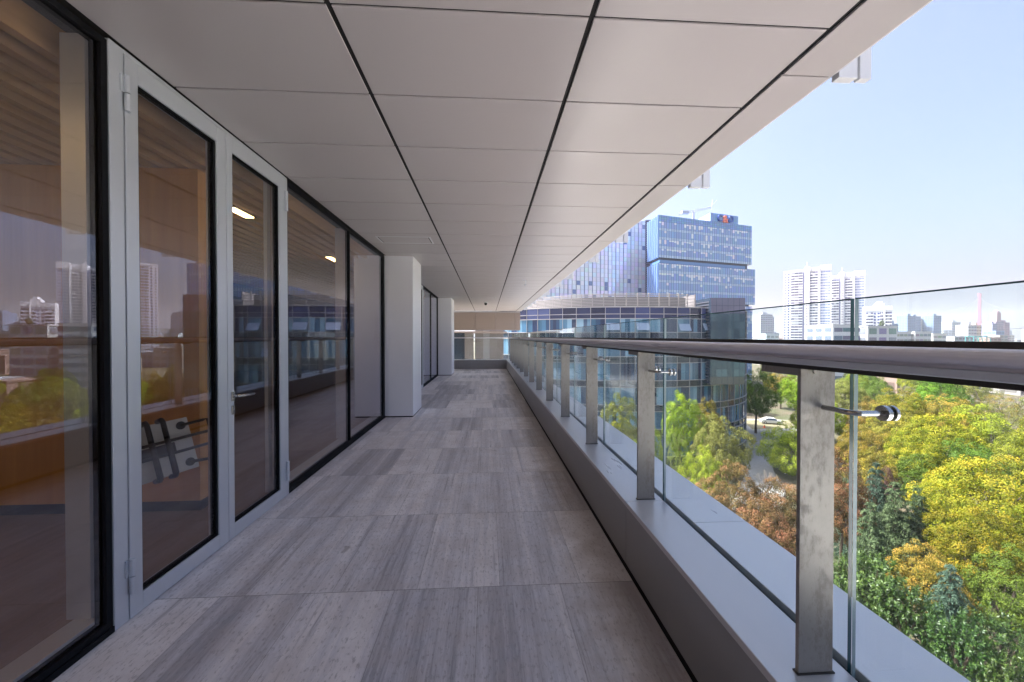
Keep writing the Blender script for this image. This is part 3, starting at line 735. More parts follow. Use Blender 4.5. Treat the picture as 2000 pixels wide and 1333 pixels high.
# ------------------------------------------------------------------ pale curtain wall tower behind
pt = root('curtain_wall_tower', (40, 185, GZ), 'pale violet curtain wall tower with dark vertical fins behind the louvred drum', 'building')
R0 = Vector((73.2, 181.0)); du = Vector((-.963, -.271))
def RP(s, v, z): return Vector((R0.x + du.x * s, R0.y + du.y * s + v, z))
q = MB(); q.add([RP(s, v, z) for z in (GZ, 55) for s, v in ((0, 0), (78, 0), (78, 20), (0, 20))], [(0, 1, 5, 4), (1, 2, 6, 5), (2, 3, 7, 6), (3, 0, 4, 7), (4, 5, 6, 7)], (.3, .33, .42)); q.build('body', M['attr'], pt)
rng = random.Random(5); ncol = 39; dz = 1.95
for j in range(0, 38, 2):
    q = MB()
    for jj in (j, j + 1):
        for i in range(ncol):
            s0, s1 = i * 2, i * 2 + 2; za, zz = GZ + jj * dz + 1, GZ + (jj + 1) * dz + .92
            if zz > 55.1: continue
            c = tuple(x * rng.uniform(.86, 1.08) for x in (.80, .83, .94))  # bright sky reflection put into the pale pane colour
            if rng.random() < .05: c = (.2, .26, .45)
            q.quad(RP(s1 - .2, -.05, za), RP(s0 + .2, -.05, za), RP(s0 + .2, -.05, zz), RP(s1 - .2, -.05, zz), c)
    q.build('window_band', M['skyglass'], pt)
for i in range(ncol + 1):
    q = MB(); c = (.22, .25, .36) if i % 2 == 0 else (.55, .56, .62)
    q.obox(RP(i * 2 + .09, -.24, GZ), Vector((du.x, du.y, 0)) * -.18, (0, .24, 0), (0, 0, 75), c); q.build('fin', M['attr'], pt)
ls = root('louvre_shaft', (75, 181, GZ), 'dark slatted shaft between the pale tower and the blue tower', 'shaft')
q = MB(); q.box(73.2, 79.5, 181.2, 190, GZ, 55.2, (.035, .035, .08)); q.build('core', M['attr'], ls)
q = MB()
for j in range(62): q.box(72.9, 79.7, 180.7, 181.2, GZ + 14 + j * 1.0, GZ + 14.45 + j * 1.0, (.16, .16, .26))
q.build('slat', M['attr'], ls, kind='stuff')

# ------------------------------------------------------------------ white apartment towers
def apartment(name_label, x0, x1, y, ztop, cols, crown, depth=22, fl=2.9, turn=-38):
    r = root('apartment_tower', (x0, y, GZ), name_label, 'apartment tower')
    W = x1 - x0
    q = MB(); q.box(x0, x1, y, y + depth, GZ, ztop - 4, (.62, .62, .67)); q.build('wall', M['attr'], r)
    q = MB()
    for a, b_, zz, pr in crown: q.box(x0 + W * a, x0 + W * b_, y - pr, y + depth - 1, ztop - 4, zz, (.68, .68, .72))
    q.build('roof', M['attr'], r)
    rg = random.Random(int(x0)); z = GZ + 1; 
    q2 = MB()
    for a, b_, kind in cols:
        if kind == 'pil': q2.box(x0 + W * a, x0 + W * b_, y - 1.2, y, GZ, ztop - 2, (.68, .68, .71))
        if kind == 'rec': q2.box(x0 + W * a, x0 + W * b_, y - .2, y, GZ, ztop - 5, (.16, .17, .28))
        if kind == 'shaft':
            q2.box(x0 + W * a, x0 + W * b_, y - 1.6, y, GZ, ztop + 1, (.63, .62, .65))
    q2.build('pilaster', M['attr'], r)
    while z < ztop - 7:
        q = MB()
        for a, b_, kind in cols:
            xa, xb = x0 + W * a, x0 + W * b_
            if kind == 'win': q.quad((xa, y - .06, z + .7), (xb, y - .06, z + .7), (xb, y - .06, z + 2.3), (xa, y - .06, z + 2.3), (.07, .09, .24))
            if kind == 'bal':
                c = rg.choice(((.10, .10, .18), (.13, .12, .2), (.08, .09, .16)))
                n = 3; 
                for t in range(n):
                    c2 = c if rg.random() < .8 else (.4, .4, .45)
                    q.quad((xa + (xb - xa) * t / n, y - .06, z + 1.15), (xa + (xb - xa) * (t + .94) / n, y - .06, z + 1.15), (xa + (xb - xa) * (t + .94) / n, y - .06, z + 2.75), (xa + (xb - xa) * t / n, y - .06, z + 2.75), c2)
                q.box(xa, xb, y - 1.0, y, z, z + 1.0, (.68, .68, .72))
            if kind == 'blue':
                n = 4
                for t in range(n):
                    c2 = (.20, .25, .42) if rg.random() < .75 else (.30, .34, .48)
                    q.quad((xa + (xb - xa) * t / n, y - .06, z + 1.1), (xa + (xb - xa) * (t + .9) / n, y - .06, z + 1.1), (xa + (xb - xa) * (t + .9) / n, y - .06, z + 2.6), (xa + (xb - xa) * t / n, y - .06, z + 2.6), c2)
            if kind == 'shaft':
                for t in (.28, .62): q.quad((xa + (xb - xa) * t, y - 1.66, z + .8), (xa + (xb - xa) * (t + .18), y - 1.66, z + .8), (xa + (xb - xa) * (t + .18), y - 1.66, z + 2.1), (xa + (xb - xa) * t, y - 1.66, z + 2.1), (.16, .10, .16))
        q.build('window_row', M['attr'], r)
        z += fl
    r['turn'] = turn
    return r
a1 = apartment('tall white apartment tower with banded balconies, left and wider of the pair', 326.4, 367.8, 421.5, 75.5,
    [(.03, .055, 'win'), (.10, .14, 'win'), (.165, .42, 'bal'), (.42, .455, 'rec'), (.47, .56, 'shaft'), (.575, .735, 'bal'), (.75, .78, 'pil'), (.79, .99, 'blue')],
    [(0, .14, 73.5, 0), (.15, .45, 73.8, .6), (.46, .58, 76.0, 1.5), (.59, .78, 75.5, .6), (.79, 1, 77.0, .4)])
a2 = apartment('slimmer white apartment tower joined to the right of the wider one', 383.8, 412.2, 423, 71,
    [(.0, .235, 'bal'), (.24, .28, 'rec'), (.29, .38, 'shaft'), (.42, .64, 'bal'), (.66, .70, 'pil'), (.71, .98, 'blue')],
    [(0, .25, 69.5, .4), (.26, .40, 72.5, 1.5), (.41, .68, 71.5, .6), (.69, 1, 73.0, .4)])
for r_, X_, Z_ in ((a1, 347.6, 77), (a2, 393.3, 73)):
    q = MB(); q.tube([(X_, 425, Z_ - 2), (X_, 425, Z_ + 5)], .5, 6); q.box(X_ - 1.2, X_ + 1.2, 424, 426, Z_ - 3, Z_ + .5); q.build('mast', M['crane'], r_)
a3 = apartment('shorter white apartment block with a stepped crown right of the tall pair', 359.9, 378.8, 358.8, 30,
    [(.02, .3, 'bal'), (.32, .40, 'win'), (.46, .54, 'win'), (.55, .68, 'bal'), (.70, .74, 'pil'), (.75, .99, 'bal')],
    [(0, 1, 30, .5), (.42, .72, 32.5, .2), (.5, .64, 34.5, 0)], 18)

for r_ in (a1, a2, a3):
    r_.rotation_euler = (0, 0, rad(r_['turn'])); del r_['turn']

# ------------------------------------------------------------------ generic city blocks
def block(name, lab, cat, x, y, w_, d_, h_, wall, win, group=None, fl=3.2, band=.5, roofs=0, split=0):
    r = root(name, (x, y, GZ), lab, cat, group)
    q = MB(); q.box(x - w_ / 2, x + w_ / 2, y, y + d_, GZ, GZ + h_, wall); q.build('wall', M['attr'], r)
    q = MB(); q.box(x - w_ / 2 - .3, x + w_ / 2 + .3, y - .3, y + d_ + .3, GZ + h_, GZ + h_ + .6, tuple(c * .95 for c in wall))
    if roofs: q.box(x - w_ * .2, x + w_ * .15, y + d_ * .2, y + d_ * .7, GZ + h_ + .6, GZ + h_ + .6 + roofs, tuple(c * .9 for c in wall))
    q.build('roof', M['attr'], r)
    n = max(1, min(30, int(h_ / fl))); nb = max(2, int(w_ / 4))
    rg = random.Random(int(x * 7 + y))
    for k in range(n):
        z0 = GZ + h_ * k / n + .9; z1 = z0 + (h_ / n) * band; q = MB()
        for i in range(nb):
            xa = x - w_ / 2 + w_ * (i + .12) / nb; xb = x - w_ / 2 + w_ * (i + .88 + split) / nb
            q.quad((xa, y - .1, z0), (xb, y - .1, z0), (xb, y - .1, z1), (xa, y - .1, z1), tuple(c * rg.uniform(.8, 1.25) for c in win))
            if i < max(2, int(d_ / 5)):
                m_ = max(2, int(d_ / 5)); ya = y + d_ * (i + .15) / m_; yb = y + d_ * (i + .85) / m_
                q.quad((x - w_ / 2 - .1, yb, z0), (x - w_ / 2 - .1, ya, z0), (x - w_ / 2 - .1, ya, z1), (x - w_ / 2 - .1, yb, z1), win)
        q.build('window_row', M['attr'], r)
    return r
WH = (.50, .50, .51); GRY = (.42, .44, .50); BLU = (.22, .27, .38); PNK = (.55, .42, .37)
DK = (.10, .12, .18)
block('office_block', 'low white office block with blank grey side in front of the apartments', 'building', 169, 178, 13, 16, 26.6, (.60, .60, .62), (.12, .15, .22), fl=3.6, split=.2)
block('office_block', 'white block with tall narrow windows and rooftop shrubs', 'building', 189.5, 180, 15, 14, 26, WH, (.20, .21, .26), fl=4.2, band=.65)
rs = root('rooftop_shrub', (191, 182, 6.6), 'dark green shrub growing on the white block roof', 'shrub')
block('white_block', 'grey blank sided annex left of the block with rooftop shrubs', 'building', 178, 186, 8, 12, 26.4, (.62, .62, .67), (.45, .45, .5))
ch = root('chimney', (271, 314, GZ), 'thin brown factory chimney in front of the wide white tower', 'chimney')
q = MB(); q.tube([(271, 314, GZ), (271, 314, 8.6)], [2.0, 1.4], 14); q.build('stack', plain('chimney_brick', (.26, .22, .20), .8), ch)
q = MB(); q.tube([(271, 314, 8.6), (271, 314, 9.6), (271, 314, 10.6)], [1.9, 2.0, 1.2], 14); q.build('cap', M['attr'] if False else M['kerb'], ch)
far = [
 (490, 672, 22, 20, 60, (.40, .42, .50), 'grey blue high rise left of the white towers, widest of the far group'),
 (508, 690, 14, 16, 58, (.50, .47, .49), 'pinkish high rise beside the widest far block'),
 (518, 700, 14, 16, 57, (.40, .42, .52), 'blue grey high rise half behind the wide white tower'),
 (300, 402, 14, 14, 24, (.45, .52, .56), 'low blue grey block with a flat roof below the far high rises'),
 (330, 430, 14, 14, 22, (.60, .50, .44), 'pale orange low block in front of the far high rises'),
 (511, 470, 9, 12, 37, BLU, 'small dark blue tower right of the shorter white block'),
 (851, 750, 17, 22, 63, (.17, .23, .36), 'dark blue slab tower, left of the twin slabs'),
 (870, 756, 16, 22, 62, (.22, .28, .42), 'dark blue slab tower attached to its left twin'),
 (886, 765, 12, 20, 58, WH, 'white slim tower beside the dark blue slabs'),
 (902, 746, 17, 22, 63, (.18, .25, .38), 'dark blue slab tower standing alone'),
 (940, 744, 18, 18, 50, (.45, .48, .52), 'pale grey tower with a cap left of the bridge pylon'),
 (957, 790, 8, 14, 44, WH, 'white sliver of a tower beside the pale grey tower'),
 (729, 556, 14, 16, 38.5, (.45, .43, .45), 'beige grey apartment block in front of the bridge pylon'),
 (741, 557, 9, 16, 38, (.60, .46, .38), 'peach coloured end wall block in front of the pylon'),
 (892, 648, 9, 16, 44, (.24, .25, .38), 'blue violet wing of the brick complex'),
 (904, 650, 15, 16, 48, (.33, .27, .34), 'brick tower with a domed top right of the pylon'),
 (916, 648, 9, 16, 46, (.36, .24, .29), 'reddish wing of the brick complex'),
 (780, 560, 14, 16, 30, (.20, .26, .40), 'low blue office block between the pylon and the brick tower'),
 (980, 650, 26, 14, 34, (.50, .48, .46), 'cream block at the right edge of the skyline'),
 (418, 376, 17, 14, 26, WH, 'white slatted low block, left of the pair before the blue slabs'),
 (437, 374, 17, 14, 26, WH, 'white slatted low block, right of the pair before the blue slabs'),
 (462, 380, 14, 14, 24, (.62, .60, .58), 'white low block right of the slatted pair'),
]
for x, y, w_, d_, h_, c, lab in far:
    block('city_block', lab, 'building', x, y, w_, d_, h_, c, tuple(v * .45 for v in c), fl=3.2 if h_ > 40 else 4.5, band=.45, roofs=4 if h_ > 36 else 0, split=.15 if 'slatted' in lab else 0)
q = MB(); q.box(900, 908, 651, 660, 27, 44, (.36, .25, .27)); q.tube([(904, 655, 44), (904, 655, 47), (904, 655, 48.5)], [4.2, 3.6, 1.0], 10, (.36, .25, .27))
for o in list(COL.objects):
    if o.get('label', '').startswith('brick tower'): q.build('domed_top', M['attr'], o)
rg = random.Random(21); n = 0
while n < 120:
    y = rg.uniform(125, 900); x = rg.uniform(.55, 1.75) * y
    if y < 240 and x < 1.05 * y: continue
    if 300 < y < 470 and .7 < x / y < 1.06 : continue
    if 150 < y < 200 and x < 1.2 * y: continue
    h_ = rg.uniform(6, 14) if y < 420 else rg.uniform(9, 24)
    c = rg.choice(((.36, .35, .35), (.32, .29, .28), (.27, .29, .34), (.40, .39, .37), (.30, .20, .17), (.33, .34, .37)))
    w_ = rg.uniform(9, 24)
    block('low_house', 'low pale city building among the far roofs beyond the grove', 'building', x, y, w_, rg.uniform(9, 16), h_, c, tuple(v * .5 for v in c), 'low buildings of the far city', fl=3.6); n += 1
rg = random.Random(77)
for i in range(30):
    y = rg.uniform(800, 1250); x = y * rg.uniform(.68, 1.42)
    h_ = rg.uniform(26, 46) * y / 900
    c = rg.choice(((.30, .33, .42), (.36, .37, .43), (.42, .40, .42), (.26, .30, .40)))
    block('distant_tower', 'hazy grey blue tower block on the distant skyline', 'building', x, y, rg.uniform(12, 22), 16, h_, c, tuple(v * .5 for v in c), 'hazy distant towers', fl=4.0, band=.45, roofs=3)
gt = root('green_canopy', (221, 166, -4), 'small green framed canopy on a roof above the handrail', 'canopy')
M['teal'] = plain('teal_paint', (.08, .26, .26), .5)
q = MB()
for y in (165.5, 168.5):
    q.tube([(217.6, y, -2), (217.6, y, 1.5)], .15, 6); q.tube([(224, y, -2), (224, y, 1.5)], .15, 6); q.tube([(217.4, y, 1.5), (224, y, 1.5), (225.6, y, .8), (226.2, y, -2)], .16, 6); q.tube([(219, y, 1.4), (220, y, -1)], .12, 6)
q.box(217.4, 224.2, 165.4, 168.6, 1.5, 1.66); q.build('frame', M['teal'], gt)
block('low_house', 'flat pale roofed shed carrying the green canopy', 'building', 224, 162, 26, 14, 17.6, (.62, .62, .6), (.3, .3, .3))

# ------------------------------------------------------------------ cable stayed bridge
br = root('bridge', (2343, 1760, GZ), 'cable stayed bridge with a tall purple red pylon on the skyline', 'bridge')
M['pylon'] = plain('pylon_red', (.34, .07, .13), .6)
q = MB(); pd = Vector((.62, .78, 0))
c = Vector((2343, 1760, 0))
for s in (-1, 1):
    a_ = c + Vector((s * 17, s * 6, GZ)); b2 = c + Vector((s * 4, s * 1.5, 112)); d2 = c + Vector((s * 3.4, s * 1.2, 205))
    q.tube([a_, b2, d2], [7.5, 5.5, 5.0], 4)
q.box(2337, 2349, 1756, 1764, 196, 208); q.build('pylon', M['pylon'], br)
q = MB(); q.obox(c + Vector((-620, 60, 30)), (1500, -150, 14), (4, 26, 0), (0, 0, 5)); q.build('deck', M['kerb'], br)
q = MB()
for s in (-1, 1):
    for k in range(8):
        t = (.1 + .055 * k) * s
        q.tube([c + Vector((0, 0, 200 - k * 5)), c + Vector((1500 * t * .62, -150 * t * .62, 38))], .28, 3)
q.build('cable', M['crane'], br, kind='stuff')
ms = root('lattice_mast', (1050, 760, GZ), 'thin lattice mast right of the bridge pylon', 'mast')
q = MB(); q.tube([(1050, 760, GZ), (1050, 760, 44)], [2.2, .4], 4); q.build('shaft', M['crane'], ms)
for o in (ms,): o.location = o.location

# ------------------------------------------------------------------ car, cone, red shrub
def car(x, y, ang, lab):
    r = root('parked_car', (x, y, GZ + .012), lab, 'car')
    prof = [(-2.2, .35), (-2.25, .62), (-2.15, .86), (-1.35, .95), (-.75, 1.42), (-.1, 1.52), (.9, 1.50), (1.75, 1.02), (2.15, .95), (2.25, .6), (2.2, .35)]
    M['carpaint'] = plain('white_car_paint', (.78, .78, .78), .25, 0, .02)
    def L(bx, by, bz): return Vector((x + bx * math.cos(ang) - by * math.sin(ang), y + bx * math.sin(ang) + by * math.cos(ang), GZ + .012 + bz))
    n = len(prof); q = MB()
    def hw(z): return .90 if z < .98 else .90 - (z - .98) * .38
    vs = [L(a, -hw(z), z) for a, z in prof] + [L(a, hw(z), z) for a, z in prof]
    q.add(vs, [(i, (i + 1) % n, n + (i + 1) % n, n + i) for i in range(n)] + [tuple(range(n - 1, -1, -1)), tuple(range(n, 2 * n))]); q.build('body', M['carpaint'], r)
    q = MB()
    for s in (-1, 1):
        pts = [(-1.2, 1.0), (-.72, 1.36), (.0, 1.44), (.85, 1.42), (1.45, 1.04)]
        q.add([L(a, s * (hw(z) + .012), z) for a, z in pts], [(0, 1, 2, 3, 4)])
    q.build('side_window', M['darkglass'], r)
    q = MB(); q.quad(L(-1.30, -.76, 1.0), L(-1.30, .76, 1.0), L(-.80, .68, 1.40), L(-.80, -.68, 1.40)); 
    for i in range(4): q.v[i] = tuple(Vector(q.v[i]) + (L(-1, 0, 1) - L(0, 0, 0)) * .012)
    q.build('windscreen', M['darkglass'], r)
    for a in (-1.4, 1.38):
        for s in (-1, 1):
            q = MB(); q.tube([L(a, s * .72, .33), L(a, s * .93, .33)], .33, 16); wl = q.build('wheel', M['black'], r)
            q = MB(); q.tube([L(a, s * .93, .33), L(a, s * .94, .33)], .2, 12); q.build('rim', M['alu'], wl)
    return r
car(69.5, 93.5, rad(158), 'white car parked on dry grass under the trees')
car(80, 92.5, rad(150), 'white car half hidden behind the trees at the end of the drive')
cn = root('traffic_cone', (64.9, 89.5, GZ), 'small orange traffic cone on the drive by the white car', 'cone')
q = MB(); q.tube([(64.9, 89.5, GZ + .05), (64.9, 89.5, GZ + .75)], [.2, .04], 12); q.box(64.62, 65.18, 89.22, 89.78, GZ + .008, GZ + .05); q.build('body', plain('cone_orange', (.75, .12, .04), .5), cn)

# ------------------------------------------------------------------ trees
def leaf_mesh(name, P, Nn, T, L_, W_, colr, mats):
    """P centres, Nn normals, T long directions (arrays); one bent leaf card per row"""
    B = np.cross(Nn, T); B /= np.linalg.norm(B, axis=1)[:, None] + 1e-9
    n = len(P); L_ = L_[:, None]; W_ = W_[:, None]
    v = np.stack([P - T * L_ * .5, P + B * W_ * .5, P + T * L_ * .5, P - B * W_ * .5], 1).reshape(-1, 3)
    me = bpy.data.meshes.new(name)
    me.vertices.add(4 * n); me.vertices.foreach_set('co', v.astype(np.float32).ravel())
    me.loops.add(4 * n); me.loops.foreach_set('vertex_index', np.arange(4 * n, dtype=np.int32))
    me.polygons.add(n); me.polygons.foreach_set('loop_start', np.arange(0, 4 * n, 4, dtype=np.int32))
    me.update(calc_edges=True)
    ca = me.color_attributes.new('col', 'FLOAT_COLOR', 'CORNER')
    c4 = np.ones((n, 4), np.float32); c4[:, :2] = colr
    ca.data.foreach_set('color', np.repeat(c4, 4, 0).ravel())
    me.materials.append(mats); me.validate(); return me
def unit(a): return a / (np.linalg.norm(a, axis=1)[:, None] + 1e-9)

def broad_crown(seed, ncl=150, per=150, leaf=.034, cl=(.11, .19), gap=.17):
    """irregular dome carrying many separate leafy pads, a looser second layer beneath them"""
    r = np.random.default_rng(seed); P = []; Nn = []; C = []; cs = []
    K = unit(r.normal(size=(6, 3))) * 2.6; ph = r.uniform(0, 6.28, 6)
    K2 = unit(r.normal(size=(6, 3))) * 5.5; ph2 = r.uniform(0, 6.28, 6)
    def shape(d): return 1 + .10 * np.sin(d @ K.T + ph).sum(-1) * .8 + .05 * np.sin(d @ K2.T + ph2).sum(-1)
    tries = 0
    while len(cs) < ncl and tries < 9000:
        tries += 1
        d = r.normal(size=3); d[2] = d[2] * .8 + .22; d /= np.linalg.norm(d)
        inner = len(cs) > ncl * .72
        c = d * .80 * shape(d[None])[0] * (r.uniform(.50, .72) if inner else r.uniform(.88, 1.08))
        if c[2] < 0: c[2] *= .6
        if all(np.linalg.norm(c - o[0]) > gap for o in cs): cs.append((c, d))
    for c, d in cs:
        rc = r.uniform(*cl); m_ = int(per * (rc / .15) ** 2)
        q = unit(r.normal(size=(m_, 3))); side = q @ d; q = np.where((side < -.3)[:, None], -q, q)
        up = np.array([0, 0, 1.0]); ax = unit((d * .6 + up * .7)[None])[0]
        off = q * (rc * r.uniform(.72, 1.12, m_))[:, None]
        off -= np.outer(off @ ax, ax) * .18                                   # flatten the pad across its axis
        P.append(c + off); Nn.append(unit(q * .8 + ax * .5 + r.normal(size=(m_, 3)) * .40))
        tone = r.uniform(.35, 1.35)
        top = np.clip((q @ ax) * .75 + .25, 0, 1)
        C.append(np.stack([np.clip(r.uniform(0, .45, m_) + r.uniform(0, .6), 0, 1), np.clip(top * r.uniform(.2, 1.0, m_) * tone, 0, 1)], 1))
    P = np.concatenate(P); Nn = np.concatenate(Nn); C = np.concatenate(C)
    n = len(P); T = unit(np.cross(Nn, r.normal(size=(n, 3))))
    return leaf_mesh('broad_crown', P, Nn, T, r.uniform(.8, 1.5, n) * leaf, r.uniform(.7, 1.1, n) * leaf * .8, C, M['leaf_lime'])
def conifer_crown(seed):
    r = np.random.default_rng(seed); P = []; T = []; Nn = []; C = []
    H = 1.0
    for k in range(15):
        z = .08 + .88 * (k / 14); rmax = (1 - z) ** .8 * 1.0 + .05
        nb = 6 if k < 11 else 5
        for j in range(nb):
            a = 2 * math.pi * (j + r.uniform(-.25, .25)) / nb + k * 1.1; L = rmax * r.uniform(.62, 1.18)
            dirv = np.array([math.cos(a), math.sin(a), 0]); side = np.array([-math.sin(a), math.cos(a), 0])
            m_ = int(30 + 330 * L)
            t = r.uniform(.12, 1, m_); wdt = .34 * L * np.sin(np.pi * np.clip(t * .85 + .12, 0, 1)) 
            s = r.uniform(-1, 1, m_)
            zz = z + .05 * np.sin(t * 2.2) - .17 * t ** 2 * L - .10 * np.abs(s) * wdt - r.uniform(0, .02, m_)
            pos = dirv * (t * L)[:, None] + side * (s * wdt)[:, None]; pos[:, 2] = zz
            td = dirv * 0.7 + side * (np.sign(s) * .75)[:, None] + r.normal(size=(m_, 3)) * .25; td[:, 2] -= .25
            P.append(pos); T.append(unit(td)); nn = r.normal(size=(m_, 3)) * .35; nn[:, 2] += 1; Nn.append(unit(nn))
            C.append(np.stack([r.uniform(0, 1, m_), np.clip(t * r.uniform(.3, 1.0, m_), 0, 1)], 1))
    P, T, Nn, C = map(np.concatenate, (P, T, Nn, C)); n = len(P)
    T = unit(T - Nn * np.sum(T * Nn, 1)[:, None])
    return leaf_mesh('conifer_crown', P, Nn, T, r.uniform(.05, .10, n), r.uniform(.011, .019, n), C, M['leaf_conifer'])
def magnolia_crown(seed):
    r = np.random.default_rng(seed); P = []; T = []; Nn = []; C = []
    for i in range(330):
        d = r.normal(size=3); d[2] = d[2] * .8 + .35; d /= np.linalg.norm(d); c = d * r.uniform(.5, 1.0) * np.array([1, 1, .95])
        ax = unit((d + r.normal(size=3) * .35 + np.array([0, 0, .5]))[None])[0]
        m_ = 15; a = r.uniform(0, 2 * np.pi, m_)
        p1 = np.cross(ax, [0.3, .2, 1.0]); p1 /= np.linalg.norm(p1); p2 = np.cross(ax, p1)
        out = np.cos(a)[:, None] * p1 + np.sin(a)[:, None] * p2; el = r.uniform(.1, .8, m_)[:, None]
        td = unit(out * (1 - el * .5) + ax * el); st = r.uniform(-.10, .06, m_)[:, None]
        P.append(c + td * .045 + ax * st); T.append(td); Nn.append(unit(ax - td * np.sum(ax * td, 1)[:, None] + r.normal(size=(m_, 3)) * .2))
        C.append(np.stack([r.uniform(0, 1, m_), np.clip(st[:, 0] * 6 + .4, 0, 1) * r.uniform(0, 1, m_)], 1))
    P, T, Nn, C = map(np.concatenate, (P, T, Nn, C)); n = len(P); T = unit(T - Nn * np.sum(T * Nn, 1)[:, None])
    return leaf_mesh('magnolia_crown', P, Nn, T, r.uniform(.075, .115, n), r.uniform(.028, .04, n), C, M['leaf_magnolia'])
def fine_crown(seed): return broad_crown(seed, 190, 95, .026, (.09, .15), .13)

LEAF = {
 'lime': ((.09, .15, .008), (.24, .32, .012), (.42, .48, .03), .9), 'vivid': ((.07, .15, .010), (.14, .25, .014), (.20, .32, .02), .6),
 'yellowgreen': ((.08, .12, .010), (.20, .25, .016), (.44, .44, .04), .85), 'green': ((.06, .11, .016), (.12, .19, .022), (.20, .27, .03), .6),
 'olive': ((.10, .11, .025), (.17, .18, .035), (.28, .26, .06), .6), 'orange': ((.08, .09, .014), (.19, .17, .022), (.46, .29, .045), .9),
 'yellow': ((.08, .10, .008), (.20, .23, .012), (.46, .31, .025), .85), 'gold': ((.06, .085, .006), (.17, .20, .008), (.46, .34, .018), .85),
 'brown': ((.06, .06, .018), (.15, .11, .03), (.36, .15, .075), .9), 'maroon': ((.06, .03, .03), (.12, .06, .05), (.20, .10, .09), .7),
 'lightgreen': ((.12, .17, .03), (.20, .26, .05), (.30, .35, .08), .6)}
LK = .88
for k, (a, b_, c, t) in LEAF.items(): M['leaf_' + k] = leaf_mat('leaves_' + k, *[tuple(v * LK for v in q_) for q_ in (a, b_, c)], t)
M['leaf_conifer'] = leaf_mat('needles_grey', (.035, .060, .030), (.085, .115, .050), (.15, .18, .085), .6, .12)
M['leaf_conifer_blue'] = leaf_mat('needles_blue', (.030, .062, .042), (.070, .115, .075), (.13, .19, .12), .6, .12)
M['leaf_magnolia'] = leaf_mat('glossy_leaves', (.022, .048, .010), (.05, .092, .016), (.12, .16, .028), .6, .1)
pm = M['leaf_magnolia'].node_tree.nodes["Principled BSDF"]; pm.inputs['Roughness'].default_value = .42; pm.inputs['Specular IOR Level'].default_value = .35

CROWN = {'broad': [broad_crown(s) for s in (1, 2, 3, 4)], 'fine': [fine_crown(s) for s in (5, 6)],
         'conifer': [conifer_crown(s) for s in (7, 8)], 'magnolia': [magnolia_crown(s) for s in (9, 10)]}
def trunk_mesh(seed, straight=False):
    r = random.Random(seed); q = MB()
    if straight:
        q.tube([(0, 0, 0), (.01, 0, .5), (0, .01, .97)], [.05, .03, .006], 8)
    else:
        top = Vector((r.uniform(-.05, .05), r.uniform(-.05, .05), .42)); q.tube([(0, 0, 0), (.01, .01, .2), top], [.05, .038, .03], 8)
        for i in range(6):
            a = i * 1.05 + r.uniform(-.3, .3); e = Vector((math.cos(a) * r.uniform(.25, .5), math.sin(a) * r.uniform(.25, .5), r.uniform(.62, .88)))
            mid = top.lerp(e, .5) + Vector((0, 0, -.03)); q.tube([top + Vector((0, 0, -.05)), mid, e], [.022, .014, .005], 6)
    me_o = q.build('trunk', M['bark']); me = me_o.data; bpy.data.objects.remove(me_o); return me
TRUNK = [trunk_mesh(1), trunk_mesh(2), trunk_mesh(3)]; TRUNKC = trunk_mesh(4, True)
def bare_mesh(seed):
    r = random.Random(seed); q = MB()
    def grow(p, d, L, rr, lev):
        e = p + d * L; q.tube([p, p.lerp(e, .5) + Vector((r.uniform(-.04, .04), r.uniform(-.04, .04), 0)) * L, e], [rr, rr * .8, rr * .55], 5 if lev < 2 else 3)
        if lev >= 5: return
        for i in range(3 if lev else 5):
            nd = (d + Vector((r.uniform(-1, 1), r.uniform(-1, 1), r.uniform(-.25, .55))) * .75).normalized()
            grow(e if i else p.lerp(e, .8), nd, L * r.uniform(.62, .8), rr * .55, lev + 1)
    grow(Vector((0, 0, 0)), Vector((0, 0, 1)), .26, .022, 0)
    o = q.build('branches', M['barebark']); me = o.data; bpy.data.objects.remove(o); return me
BARE = [bare_mesh(1), bare_mesh(2)]

def tree(x, y, H, R, kind, colour, lab, group, i):
    nm = {'broad': 'broadleaf_tree', 'fine': 'broadleaf_tree', 'conifer': 'conifer_tree', 'magnolia': 'magnolia_tree', 'bare': 'bare_tree'}[kind]
    r = root(nm, (x, y, GZ), lab, 'tree', group, rz=(i * 2.399) % 6.28)
    def part(name, me, loc, sc, mat=None):
        o = bpy.data.objects.new(name, me); COL.objects.link(o); o.parent = r; o.location = loc; o.scale = sc
        if mat is not None: o.material_slots[0].link = 'OBJECT'; o.material_slots[0].material = mat
    if kind == 'bare':
        part('branches', BARE[i % 2], (0, 0, 0), (R * 1.3, R * 1.3, H * .95)); return
    if kind == 'conifer':
        part('crown', CROWN[kind][i % 2], (0, 0, 0), (R * 1.15, R * 1.15, H), M['leaf_conifer_blue'] if colour == 'blue' else M['leaf_conifer'])
        part('trunk', TRUNKC, (0, 0, 0), (3.2, 3.2, H)); return
    hv = min(max(R * .98, H * .44), H * .60) if kind != 'magnolia' else H * .46
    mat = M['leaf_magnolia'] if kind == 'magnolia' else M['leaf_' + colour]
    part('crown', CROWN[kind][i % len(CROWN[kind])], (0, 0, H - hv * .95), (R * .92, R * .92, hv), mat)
    part('trunk', TRUNK[i % 3], (0, 0, 0), (max(R, H * .3), max(R, H * .3), H))
GR = 'trees of the grove below the terrace'
